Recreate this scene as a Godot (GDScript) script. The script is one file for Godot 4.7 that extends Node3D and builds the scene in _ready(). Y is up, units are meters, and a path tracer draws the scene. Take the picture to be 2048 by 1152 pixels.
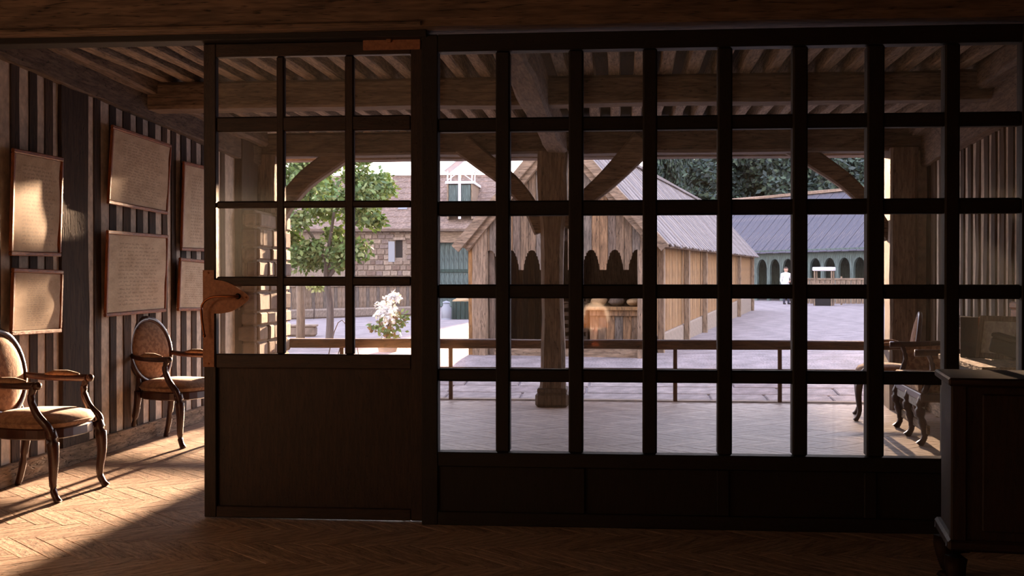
extends Node3D
# A dark room looks through a glazed partition onto a timbered gallery and a courtyard beyond.
# World: the gallery axis is -z, x to the right, y up, metres. The partition stands at z = -6.1, the gallery edge at z = -12.6.

var M := {}
var T := {}
var taken := {}
var rng := RandomNumberGenerator.new()

# ------------------------------------------------------------------ nodes
func numbered(parent: Node, called: String) -> String:
	var key := str(parent.get_instance_id()) + "/" + called
	var n: int = taken.get(key, 0)
	taken[key] = n + 1
	return called if n == 0 else "%s_%03d" % [called, n]

func tag(o: Node, label: String, category: String, group := "", kind := "") -> void:
	if label != "": o.set_meta("label", label)
	if category != "": o.set_meta("category", category)
	if group != "": o.set_meta("group", group)
	if kind != "": o.set_meta("kind", kind)

func base(called: String, at: Vector3, turn_deg: float, label: String, category: String, group := "", kind := "") -> Node3D:
	var o := Node3D.new()
	o.name = numbered(self, called)
	add_child(o, true)
	o.position = at
	o.rotation_degrees.y = turn_deg
	tag(o, label, category, group, kind)
	return o

func put(parent: Node, called: String, mesh: Mesh, mat: Material, xf := Transform3D()) -> MeshInstance3D:
	var o := MeshInstance3D.new()
	o.name = numbered(parent, called)
	o.mesh = mesh
	o.material_override = mat
	o.transform = xf
	parent.add_child(o, true)
	return o

func copy_of(o: Node3D, called: String, at: Vector3, turn_deg: float, label: String) -> Node3D:
	var c: Node3D = o.duplicate()
	c.name = numbered(self, called)
	add_child(c, true)
	c.position = at
	c.rotation_degrees.y = turn_deg
	c.set_meta("label", label)
	return c

# ------------------------------------------------------------------ meshes
func new_st(smooth := false) -> SurfaceTool:
	var st := SurfaceTool.new()
	st.begin(Mesh.PRIMITIVE_TRIANGLES)
	st.set_smooth_group(0 if smooth else -1)
	return st

func done(st: SurfaceTool) -> ArrayMesh:
	st.generate_normals()
	return st.commit()

func face(st: SurfaceTool, p: Array, inside: Vector3) -> void:
	var n: Vector3 = (p[1] - p[0]).cross(p[2] - p[0])
	var flip: bool = n.dot(p[0] - inside) > 0.0
	for i in range(1, p.size() - 1):
		st.add_vertex(p[0])
		st.add_vertex(p[i + 1] if flip else p[i])
		st.add_vertex(p[i] if flip else p[i + 1])

func box_into(st: SurfaceTool, xf: Transform3D, size: Vector3, b := 0.004) -> void:
	var h := size * 0.5
	b = min(b, min(h.x, min(h.y, h.z)) * 0.45)
	var c := xf.origin
	var g := func(s: Vector3, k: int) -> Vector3:
		var v := Vector3(h.x - b, h.y - b, h.z - b)
		v[k] = h[k]
		return xf * (v * s)
	for k in 3:
		var u := (k + 1) % 3
		var w := (k + 2) % 3
		for sgn in [-1.0, 1.0]:
			var pts := []
			for q in [[1.0, 1.0], [-1.0, 1.0], [-1.0, -1.0], [1.0, -1.0]]:
				var s := Vector3.ONE
				s[k] = sgn; s[u] = q[0]; s[w] = q[1]
				pts.append(g.call(s, k))
			face(st, pts, c)
		for a in [-1.0, 1.0]:
			for d in [-1.0, 1.0]:
				var s1 := Vector3.ONE
				s1[u] = a; s1[w] = d
				var s2 := s1
				s1[k] = 1.0; s2[k] = -1.0
				face(st, [g.call(s1, u), g.call(s2, u), g.call(s2, w), g.call(s1, w)], c)
	for sx in [-1.0, 1.0]:
		for sy in [-1.0, 1.0]:
			for sz in [-1.0, 1.0]:
				var s := Vector3(sx, sy, sz)
				face(st, [g.call(s, 0), g.call(s, 1), g.call(s, 2)], c)

func box(size: Vector3, b := 0.004) -> ArrayMesh:
	var st := new_st()
	box_into(st, Transform3D(), size, b)
	return done(st)

# a box between two corners, placed so that its node sits at its middle
func slab(parent: Node, called: String, lo: Vector3, hi: Vector3, mat: Material, b := 0.004) -> MeshInstance3D:
	return put(parent, called, box(hi - lo, b), mat, Transform3D(Basis(), (lo + hi) * 0.5))

func loft_into(st: SurfaceTool, rings: Array, caps := true) -> void:
	for i in range(rings.size() - 1):
		var a: Array = rings[i]
		var b: Array = rings[i + 1]
		var m := Vector3.ZERO
		for p in a: m += p
		for p in b: m += p
		m /= float(a.size() + b.size())
		var n := a.size()
		for k in n:
			var k2 := (k + 1) % n
			face(st, [a[k], a[k2], b[k2]], m)
			face(st, [a[k], b[k2], b[k]], m)
	if caps:
		face(st, rings[0], rings[1][0].lerp(rings[1][rings[1].size() / 2], 0.5))
		var z := rings.size() - 1
		face(st, rings[z], rings[z - 1][0].lerp(rings[z - 1][rings[z - 1].size() / 2], 0.5))

func loft(rings: Array, smooth := true, caps := true) -> ArrayMesh:
	var st := new_st(smooth)
	loft_into(st, rings, caps)
	return done(st)

func ring(c: Vector3, x: Vector3, y: Vector3, rx: float, ry: float, n := 10) -> Array:
	var r := []
	for k in n:
		var t := TAU * k / n
		r.append(c + x * (cos(t) * rx) + y * (sin(t) * ry))
	return r

func smooth_path(pts: Array, per := 4) -> Array:
	var o := []
	for i in range(pts.size() - 1):
		var p0 = pts[max(i - 1, 0)]
		var p3 = pts[min(i + 2, pts.size() - 1)]
		for k in per:
			o.append(pts[i].cubic_interpolate(pts[i + 1], p0, p3, float(k) / per))
	o.append(pts[pts.size() - 1])
	return o

func tube_into(st: SurfaceTool, pts: Array, radii: Array, n := 8, flat := 1.0) -> void:
	var rings := []
	for i in pts.size():
		var d: Vector3 = (pts[min(i + 1, pts.size() - 1)] - pts[max(i - 1, 0)]).normalized()
		var side := d.cross(Vector3.UP)
		if side.length() < 0.2: side = d.cross(Vector3.RIGHT)
		side = side.normalized()
		var up := side.cross(d).normalized()
		var f: float = float(i) / maxi(1, pts.size() - 1) * (radii.size() - 1)
		var j := int(min(floor(f), radii.size() - 2)) if radii.size() > 1 else 0
		var r: float = lerp(float(radii[j]), float(radii[j + 1]), f - j) if radii.size() > 1 else radii[0]
		rings.append(ring(pts[i], side, up, r, r * flat, n))
	loft_into(st, rings)

func tube(pts: Array, radii: Array, n := 8, flat := 1.0) -> ArrayMesh:
	var st := new_st(true)
	tube_into(st, pts, radii, n, flat)
	return done(st)

func lathe(profile: Array, n := 20) -> ArrayMesh:
	var rings := []
	for p in profile:
		rings.append(ring(Vector3(0, p.y, 0), Vector3.RIGHT, Vector3.FORWARD, max(p.x, 0.0005), max(p.x, 0.0005), n))
	return loft(rings, true)

# hand-hewn timber from a to b: rectangular section with softened corners that wanders a little
func timber_into(st: SurfaceTool, a: Vector3, b: Vector3, w: float, h: float, rough: float, sd: int, widths := []) -> void:
	var r := RandomNumberGenerator.new()
	r.seed = sd
	var d := (b - a).normalized()
	var up := Vector3.UP if abs(d.y) < 0.9 else Vector3(1, 0, 0)   # upright pieces: w runs along z, h along x
	var side := d.cross(up).normalized()
	up = side.cross(d).normalized()
	var n := int(clamp((b - a).length() / 0.3, 2, 14))
	if widths.size() > 0: n = widths.size() - 1
	var rings := []
	for i in n + 1:
		var c := a.lerp(b, float(i) / n)
		var k := 1.0 if widths.size() == 0 else float(widths[i])
		var hw := w * 0.5 * k
		var hh: float = h * 0.5 * (1.0 if widths.size() == 0 else lerp(1.0, k, 0.6))
		var ch: float = min(hw, hh) * 0.22
		c += side * r.randf_range(-rough, rough) * 0.6 + up * r.randf_range(-rough, rough) * 0.3
		var pts := []
		for q in [[1, 1, 0], [1, 1, 1], [-1, 1, 1], [-1, 1, 0], [-1, -1, 0], [-1, -1, 1], [1, -1, 1], [1, -1, 0]]:
			var x: float = hw - (ch if q[2] == 1 else 0.0)
			var y: float = hh - (ch if q[2] == 0 else 0.0)
			pts.append(c + side * (q[0] * x + r.randf_range(-rough, rough)) + up * (q[1] * y + r.randf_range(-rough, rough)))
		rings.append(pts)
	loft_into(st, rings)

func timber(a: Vector3, b: Vector3, w: float, h: float, rough := 0.006, sd := 1, widths := []) -> ArrayMesh:
	var st := new_st()
	timber_into(st, a, b, w, h, rough, sd, widths)
	return done(st)

func prism_into(st: SurfaceTool, poly: PackedVector2Array, z0: float, z1: float, xf := Transform3D()) -> void:
	var p := poly
	if not Geometry2D.is_polygon_clockwise(p): p.reverse()
	var t := Geometry2D.triangulate_polygon(p)
	for i in range(0, t.size(), 3):
		var a: Vector2 = p[t[i]]
		var b: Vector2 = p[t[i + 1]]
		var c: Vector2 = p[t[i + 2]]
		var mid := (a + b + c) / 3.0
		var inn := xf * Vector3(mid.x, mid.y, (z0 + z1) * 0.5)
		face(st, [xf * Vector3(a.x, a.y, z1), xf * Vector3(b.x, b.y, z1), xf * Vector3(c.x, c.y, z1)], inn)
		face(st, [xf * Vector3(a.x, a.y, z0), xf * Vector3(b.x, b.y, z0), xf * Vector3(c.x, c.y, z0)], inn)
	var cw := Geometry2D.is_polygon_clockwise(p)
	for i in p.size():
		var a := p[i]
		var b := p[(i + 1) % p.size()]
		var e := (b - a).orthogonal().normalized() * (0.001 if cw else -0.001)
		# orthogonal() turns left or right depending on axes; test which side lies inside
		var m2 := (a + b) * 0.5
		if not Geometry2D.is_point_in_polygon(m2 + e, p): e = -e
		var inn2 := xf * Vector3(m2.x + e.x, m2.y + e.y, (z0 + z1) * 0.5)
		face(st, [xf * Vector3(a.x, a.y, z0), xf * Vector3(b.x, b.y, z0), xf * Vector3(b.x, b.y, z1), xf * Vector3(a.x, a.y, z1)], inn2)

func prism(poly: PackedVector2Array, z0: float, z1: float) -> ArrayMesh:
	var st := new_st()
	prism_into(st, poly, z0, z1)
	return done(st)

func blob(rx: float, ry: float, rz: float, sd: int, rough := 0.12, rows := 7, cols := 10) -> ArrayMesh:
	var r := RandomNumberGenerator.new()
	r.seed = sd
	var rings := []
	for i in rows + 1:
		var t := PI * (0.04 + 0.92 * float(i) / rows)
		var pts := []
		for k in cols:
			var a := TAU * k / cols
			var s := 1.0 + r.randf_range(-rough, rough)
			pts.append(Vector3(cos(a) * sin(t) * rx * s, cos(t) * ry * s, sin(a) * sin(t) * rz * s))
		rings.append(pts)
	return loft(rings, true)

# leaves: small folded rhombs scattered through clumps
func leaves(clumps: Array, per: int, size: float, sd: int, tones: Array) -> ArrayMesh:
	var r := RandomNumberGenerator.new()
	r.seed = sd
	var st := SurfaceTool.new()
	st.begin(Mesh.PRIMITIVE_TRIANGLES)
	st.set_smooth_group(-1)
	for c in clumps:
		var cen: Vector3 = c[0]
		var rad: float = c[1]
		for i in per:
			var v := Vector3(r.randfn(), r.randfn(), r.randfn()).normalized() * rad * pow(r.randf(), 0.45)
			v.y *= 0.8
			var p := cen + v
			var d := Vector3(r.randfn(), r.randfn() * 0.7 - 0.4, r.randfn()).normalized()
			var s := d.cross(Vector3(r.randfn(), r.randfn(), r.randfn())).normalized()
			var l := size * r.randf_range(0.6, 1.25)
			var col: Color = tones[r.randi() % tones.size()]
			var a := p
			var b := p + d * l * 0.5 + s * l * 0.28
			var e := p + d * l
			var f := p + d * l * 0.5 - s * l * 0.28
			for q in [a, b, e, a, e, f]:
				st.set_color(col)
				st.add_vertex(q)
	st.generate_normals()
	return st.commit()

# ------------------------------------------------------------------ textures and materials
func noise_image(w: int, h: int, freq: float, sd: int, oct := 4, ridged := false) -> Image:
	var n := FastNoiseLite.new()
	n.seed = sd
	n.frequency = freq
	n.fractal_octaves = oct
	n.noise_type = FastNoiseLite.TYPE_SIMPLEX_SMOOTH
	n.fractal_type = FastNoiseLite.FRACTAL_RIDGED if ridged else FastNoiseLite.FRACTAL_FBM
	return n.get_seamless_image(w, h, false, false, 0.15, true)

func gray_tex(w: int, h: int, f: Callable) -> Image:
	var im := Image.create(w, h, false, Image.FORMAT_RGB8)
	for y in h:
		for x in w:
			im.set_pixel(x, y, f.call(x, y))
	return im

func tex(im: Image) -> ImageTexture:
	return ImageTexture.create_from_image(im)

func bump_of(im: Image, k: float) -> ImageTexture:
	var b: Image = im.duplicate()
	b.convert(Image.FORMAT_RGBA8)
	b.bump_map_to_normal_map(k)
	return tex(b)

func make_textures() -> void:
	var n1 := noise_image(256, 256, 0.02, 3, 5)
	var n2 := noise_image(256, 256, 0.06, 9, 4)
	var n3 := noise_image(256, 256, 0.035, 21, 3, true)
	var grain := gray_tex(256, 256, func(x, y):
		var v: float = 0.86 + 0.42 * (n1.get_pixel(x, y).r - 0.5) + 0.36 * (n2.get_pixel(x, y).r - 0.5)
		var crack: float = clamp((n3.get_pixel(x, y).r - 0.80) * 4.0, 0.0, 0.5)
		v = clamp(v - crack, 0.12, 1.0)
		return Color(v, v * 0.985, v * 0.965))
	T.grain = tex(grain)
	T.grain_n = bump_of(grain, 3.0)
	var pl := gray_tex(256, 256, func(x, y):
		var v: float = 0.88 + 0.22 * (n1.get_pixel(x, y).r - 0.5) + 0.10 * (n2.get_pixel(x, y).r - 0.5)
		return Color(v, v * 0.99, v * 0.97))
	T.plaster = tex(pl)
	T.plaster_n = bump_of(pl, 2.0)
	var g1 := noise_image(512, 512, 0.15, 31, 3)
	var g2 := noise_image(512, 512, 0.012, 33, 4)
	var gr := gray_tex(512, 512, func(x, y):
		var v: float = 0.82 + 0.42 * (g1.get_pixel(x, y).r - 0.5) + 0.30 * (g2.get_pixel(x, y).r - 0.5)
		return Color(v, v * 0.985, v * 0.985))
	T.ground = tex(gr)
	T.ground_n = bump_of(gr, 4.0)
	var f1 := noise_image(256, 256, 0.03, 51, 3)
	var f2 := noise_image(256, 256, 0.09, 57, 2, true)
	var fab := gray_tex(256, 256, func(x, y):
		var a: float = smoothstep(0.47, 0.55, f1.get_pixel(x, y).r)
		var b: float = f2.get_pixel(x, y).r
		var weave: float = 0.94 + 0.06 * sin(x * 1.6) * sin(y * 1.6)
		var c := Color(0.68, 0.56, 0.46).lerp(Color(0.54, 0.42, 0.34), a)
		c = c.lerp(Color(0.70, 0.58, 0.47), clamp(b * 1.4 - 0.9, 0.0, 0.6))
		return Color(c.r * weave, c.g * weave, c.b * weave))
	T.fabric = tex(fab)
	T.fabric_n = bump_of(fab, 2.5)
	# streaks down a roof: pale lichen streaks on slate
	var s1 := noise_image(256, 256, 0.03, 71, 4)
	var s2 := noise_image(256, 256, 0.05, 73, 3)
	var sl := gray_tex(256, 256, func(x, y):
		var a: float = s1.get_pixel(x, y).r
		var k: float = smoothstep(0.60, 0.80, s2.get_pixel(x, y).r)
		var c := Color(0.43, 0.43, 0.46).lerp(Color(0.53, 0.53, 0.56), a)
		return c.lerp(Color(0.70, 0.64, 0.60), k * 0.7))
	T.slate = tex(sl)
	for k in 3:
		T["letter%d" % k] = tex(letter_image(90 + k * 7, k))

# a sheet of old handwriting: a crest-like flourish, a margin and rows of pen strokes that do not spell anything
func letter_image(sd: int, kind: int) -> Image:
	var r := RandomNumberGenerator.new()
	r.seed = sd
	var w := 256
	var h := 320
	var st := noise_image(256, 320, 0.012, sd, 3)
	var fine := noise_image(256, 320, 0.10, sd + 1, 2)
	var im := gray_tex(w, h, func(x, y):
		var v: float = st.get_pixel(x, y).r
		var f: float = fine.get_pixel(x, y).r
		var c := Color(0.86, 0.79, 0.69).lerp(Color(0.77, 0.68, 0.57), clamp(v * 1.2 - 0.2, 0.0, 1.0))
		var g := 0.95 + 0.08 * f
		return Color(c.r * g, c.g * g, c.b * g))
	var ink := Color(0.44, 0.36, 0.31)
	var margin := 40 if kind != 2 else 66
	var y := 34
	while y < h - 22:
		var x := margin + r.randi_range(0, 8)
		var end := w - 18 - r.randi_range(0, 40)
		if y < 44: end = 170
		if kind == 2: end = 190 - r.randi_range(0, 30)
		while x < end:
			var wl := r.randi_range(9, 24)
			var ph := r.randf() * 6.0
			for k in wl:
				if x + k >= end: break
				var yy := int(y + sin((x + k) * 1.25 + ph) * 2.2 + sin((x + k) * 0.31) * 1.0)
				for dy in 2:
					if yy + dy > 0 and yy + dy < h:
						im.set_pixel(x + k, yy + dy, im.get_pixel(x + k, yy + dy).lerp(ink, 0.62))
				if r.randf() < 0.10:
					for t in r.randi_range(3, 6):
						if yy - t > 0: im.set_pixel(x + k, yy - t, im.get_pixel(x + k, yy - t).lerp(ink, 0.5))
			x += wl + r.randi_range(4, 8)
		y += 13 if kind != 1 else 16
	for q in 3:   # marginal notes
		var my := 30 + q * 70 + r.randi_range(0, 20)
		for row in 4:
			for k in 18:
				if r.randf() < 0.65:
					im.set_pixel(10 + k, my + row * 6 + r.randi_range(0, 2), im.get_pixel(10 + k, my + row * 6).lerp(ink, 0.6))
	return im

func mat(col: Color, rough := 0.8) -> StandardMaterial3D:
	var m := StandardMaterial3D.new()
	m.albedo_color = col
	m.roughness = rough
	return m

func textured(col: Color, t: Texture2D, n: Texture2D, scale: Vector3, rough := 0.85, ns := 0.6, world := false) -> StandardMaterial3D:
	var m := mat(col, rough)
	m.albedo_texture = t
	m.uv1_triplanar = true
	m.uv1_world_triplanar = world
	m.uv1_scale = scale
	if n:
		m.normal_enabled = true
		m.normal_texture = n
		m.normal_scale = ns
	return m

func wood(col: Color, axis: int, rough := 0.75, fineness := 1.0, ns := 0.6) -> StandardMaterial3D:
	var s := Vector3.ONE * 3.2 * fineness
	s[axis] = 0.38 * fineness
	var m := textured(col, T.grain, T.grain_n, s, rough, ns)
	m.uv1_offset = Vector3(rng.randf(), rng.randf(), rng.randf())
	return m

func make_materials() -> void:
	for ax in 3:
		M["beam%d" % ax] = wood(Color(0.56, 0.49, 0.43), ax, 0.8)
		M["beamb%d" % ax] = wood(Color(0.48, 0.42, 0.37), ax, 0.8)
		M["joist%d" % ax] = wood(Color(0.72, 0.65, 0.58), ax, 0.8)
		M["lintel%d" % ax] = wood(Color(0.50, 0.42, 0.36), ax, 0.75, 0.8)
		M["frame%d" % ax] = wood(Color(0.09, 0.06, 0.05), ax, 0.6, 2.0, 0.3)
		M["doorwood%d" % ax] = wood(Color(0.21, 0.14, 0.11), ax, 0.55, 2.0, 0.3)
		M["oak%d" % ax] = wood(Color(0.66, 0.38, 0.21), ax, 0.5, 3.0, 0.3)
		M["weather%d" % ax] = wood(Color(0.62, 0.54, 0.46), ax, 0.9)
		M["chest%d" % ax] = wood(Color(0.18, 0.10, 0.07), ax, 0.6, 1.5, 0.3)
		M["rail%d" % ax] = wood(Color(0.46, 0.34, 0.26), ax, 0.7)
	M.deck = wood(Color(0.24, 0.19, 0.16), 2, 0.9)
	M.stud = []
	for c in [Color(0.31, 0.24, 0.19), Color(0.27, 0.21, 0.17), Color(0.36, 0.28, 0.22)]: M.stud.append(wood(c, 1, 0.85))
	M.plaster = textured(Color(0.97, 0.92, 0.87), T.plaster, T.plaster_n, Vector3.ONE * 1.5, 0.95, 0.4)
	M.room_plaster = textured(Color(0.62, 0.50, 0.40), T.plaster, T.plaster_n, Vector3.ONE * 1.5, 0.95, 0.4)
	M.plank = []
	for c in [Color(0.79, 0.70, 0.63), Color(0.76, 0.67, 0.60), Color(0.83, 0.74, 0.67), Color(0.74, 0.65, 0.58)]: M.plank.append(wood(c, 0, 0.5, 1.8, 0.4))
	M.floor = wood(Color(0.55, 0.45, 0.37), 0, 0.8)
	M.glass = mat(Color(0.92, 0.94, 0.93, 0.07), 0.03)
	M.glass.transparency = BaseMaterial3D.TRANSPARENCY_ALPHA
	M.copper = textured(Color(0.68, 0.48, 0.37), T.plaster, T.plaster_n, Vector3.ONE * 6.0, 0.55, 0.3)
	M.copper.metallic = 0.2
	M.bronze = mat(Color(0.62, 0.38, 0.24), 0.35)
	M.bronze.metallic = 0.8
	M.iron = mat(Color(0.12, 0.10, 0.10), 0.5)
	M.iron.metallic = 0.5
	M.chair = wood(Color(0.30, 0.15, 0.09), 1, 0.33, 2.5, 0.2)
	M.chair.clearcoat_enabled = true
	M.chair.clearcoat = 0.5
	M.chair.clearcoat_roughness = 0.25
	M.fabric = textured(Color(1.0, 0.95, 0.9), T.fabric, T.fabric_n, Vector3.ONE * 3.0, 0.95, 0.6)
	M.fabric.rim_enabled = true
	M.fabric.rim = 0.3
	M.canvas = textured(Color(0.80, 0.80, 0.78), T.plaster, T.plaster_n, Vector3.ONE * 3.0, 0.9, 0.3)
	M.paper = []
	for k in 3:
		var pm := mat(Color.WHITE, 0.8)
		pm.albedo_texture = T["letter%d" % k]
		M.paper.append(pm)
	M.yard = textured(Color(0.65, 0.61, 0.60), T.ground, T.ground_n, Vector3.ONE * 0.35, 0.95, 0.5, true)
	M.paver = []
	for c in [Color(0.65, 0.605, 0.58), Color(0.61, 0.56, 0.54), Color(0.69, 0.645, 0.615)]: M.paver.append(textured(c, T.ground, T.ground_n, Vector3.ONE * 0.9, 0.95, 0.5))
	M.stone = []
	for c in [Color(0.62, 0.55, 0.48), Color(0.54, 0.46, 0.40), Color(0.70, 0.63, 0.55), Color(0.58, 0.52, 0.48)]: M.stone.append(textured(c, T.ground, T.ground_n, Vector3.ONE * 1.5, 0.95, 0.9))
	M.mortar = textured(Color(0.66, 0.60, 0.53), T.ground, T.ground_n, Vector3.ONE * 2.0, 0.95, 0.7)
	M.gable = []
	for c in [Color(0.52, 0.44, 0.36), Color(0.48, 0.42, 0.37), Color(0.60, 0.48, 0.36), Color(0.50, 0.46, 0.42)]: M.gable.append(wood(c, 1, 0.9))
	M.sideboard = []
	for c in [Color(0.64, 0.49, 0.32), Color(0.60, 0.46, 0.30), Color(0.67, 0.53, 0.36)]: M.sideboard.append(wood(c, 1, 0.9))
	M.roofboard = []
	for c in [Color(0.58, 0.55, 0.55), Color(0.51, 0.49, 0.50), Color(0.64, 0.61, 0.60), Color(0.55, 0.51, 0.49)]: M.roofboard.append(wood(c, 0, 0.9))
	M.slate = textured(Color(0.63, 0.63, 0.67), T.slate, null, Vector3(0.9, 0.12, 0.12), 0.75)
	M.teal = wood(Color(0.40, 0.47, 0.46), 1, 0.9, 0.5)
	M.tile = textured(Color(0.60, 0.52, 0.47), T.grain, T.grain_n, Vector3(0.8, 1.4, 1.4), 0.9, 0.8)
	M.rubble = textured(Color(0.68, 0.60, 0.52), T.ground, T.ground_n, Vector3.ONE * 0.8, 0.95, 0.9)
	M.leaf = mat(Color.WHITE, 0.7)
	M.leaf.vertex_color_use_as_albedo = true
	M.leaf.backlight_enabled = true
	M.leaf.backlight = Color(0.30, 0.36, 0.14)
	M.forest_leaf = mat(Color.WHITE, 0.8)
	M.forest_leaf.vertex_color_use_as_albedo = true
	M.bark = wood(Color(0.46, 0.42, 0.40), 1, 0.95)
	M.white = mat(Color(0.86, 0.84, 0.84), 0.8)
	M.dark = mat(Color(0.10, 0.08, 0.07), 0.8)
	M.green_paint = wood(Color(0.20, 0.30, 0.27), 1, 0.7)
	M.galvanized = mat(Color(0.55, 0.56, 0.58), 0.5)
	M.galvanized.metallic = 0.3
	M.sack = textured(Color(0.78, 0.66, 0.50), T.plaster, T.plaster_n, Vector3.ONE * 5.0, 0.95, 0.6)
	M.grass = textured(Color(0.22, 0.28, 0.16), T.ground, T.ground_n, Vector3.ONE * 0.5, 1.0, 0.5)
	M.shade = mat(Color(0.92, 0.72, 0.48), 0.9)
	M.shade.emission_enabled = true
	M.shade.emission = Color(1.0, 0.55, 0.24)
	M.shade.emission_energy_multiplier = 1.6

# ------------------------------------------------------------------ the scene
func _ready() -> void:
	rng.seed = 4711
	set_camera_and_light()
	make_textures()
	make_materials()
	build_shell()
	build_ceiling()
	build_floor()
	build_partition()
	build_door()
	build_gallery_posts()
	build_railing()
	build_yard()
	build_shed()
	build_slate_building()
	build_stone_building()
	build_trees()
	build_yard_things()
	build_frames()
	build_chairs()
	build_right_pile()
	build_room_things()

func set_camera_and_light() -> void:
	var cam := Camera3D.new()
	cam.name = "camera"
	add_child(cam)
	cam.position = Vector3(0, 1.25, 0)
	cam.rotation_degrees = Vector3(-0.38, 5.26, 0)
	cam.fov = 26.99
	cam.near = 0.05
	cam.far = 600.0
	cam.current = true
	var e := Environment.new()
	e.background_mode = Environment.BG_SKY
	var sm := ProceduralSkyMaterial.new()
	sm.sky_top_color = Color(0.68, 0.70, 0.82)
	sm.sky_horizon_color = Color(1.0, 0.94, 0.90)
	sm.sky_curve = 0.22
	sm.ground_bottom_color = Color(0.45, 0.42, 0.40)
	sm.ground_horizon_color = Color(0.80, 0.74, 0.70)
	sm.sun_angle_max = 2.0
	sm.energy_multiplier = 1.0
	sm.sky_energy_multiplier = 1.9
	var sky := Sky.new()
	sky.sky_material = sm
	e.sky = sky
	e.ambient_light_source = Environment.AMBIENT_SOURCE_SKY
	e.tonemap_mode = Environment.TONE_MAPPER_LINEAR
	e.tonemap_exposure = 1.55
	e.sdfgi_enabled = true
	e.ssao_enabled = true
	e.ssil_enabled = true
	var we := WorldEnvironment.new()
	we.environment = e
	add_child(we)
	# the evening sun stands low behind the courtyard, a little right of the gallery's axis
	var sun := DirectionalLight3D.new()
	sun.name = "sun"
	add_child(sun)
	var az := deg_to_rad(2.3)
	var el := deg_to_rad(7.2)
	var to_sun := Vector3(sin(az) * cos(el), sin(el), -cos(az) * cos(el))
	sun.look_at_from_position(to_sun * 50.0, Vector3.ZERO)
	sun.light_color = Color(1.0, 0.82, 0.66)
	sun.light_energy = 13.0
	sun.light_angular_distance = 1.2
	sun.shadow_enabled = true

const LX := -3.73       # face of the left wall
func rwx(z: float) -> float: return 2.95 + 0.0637 * (-z - 12.0)

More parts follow.
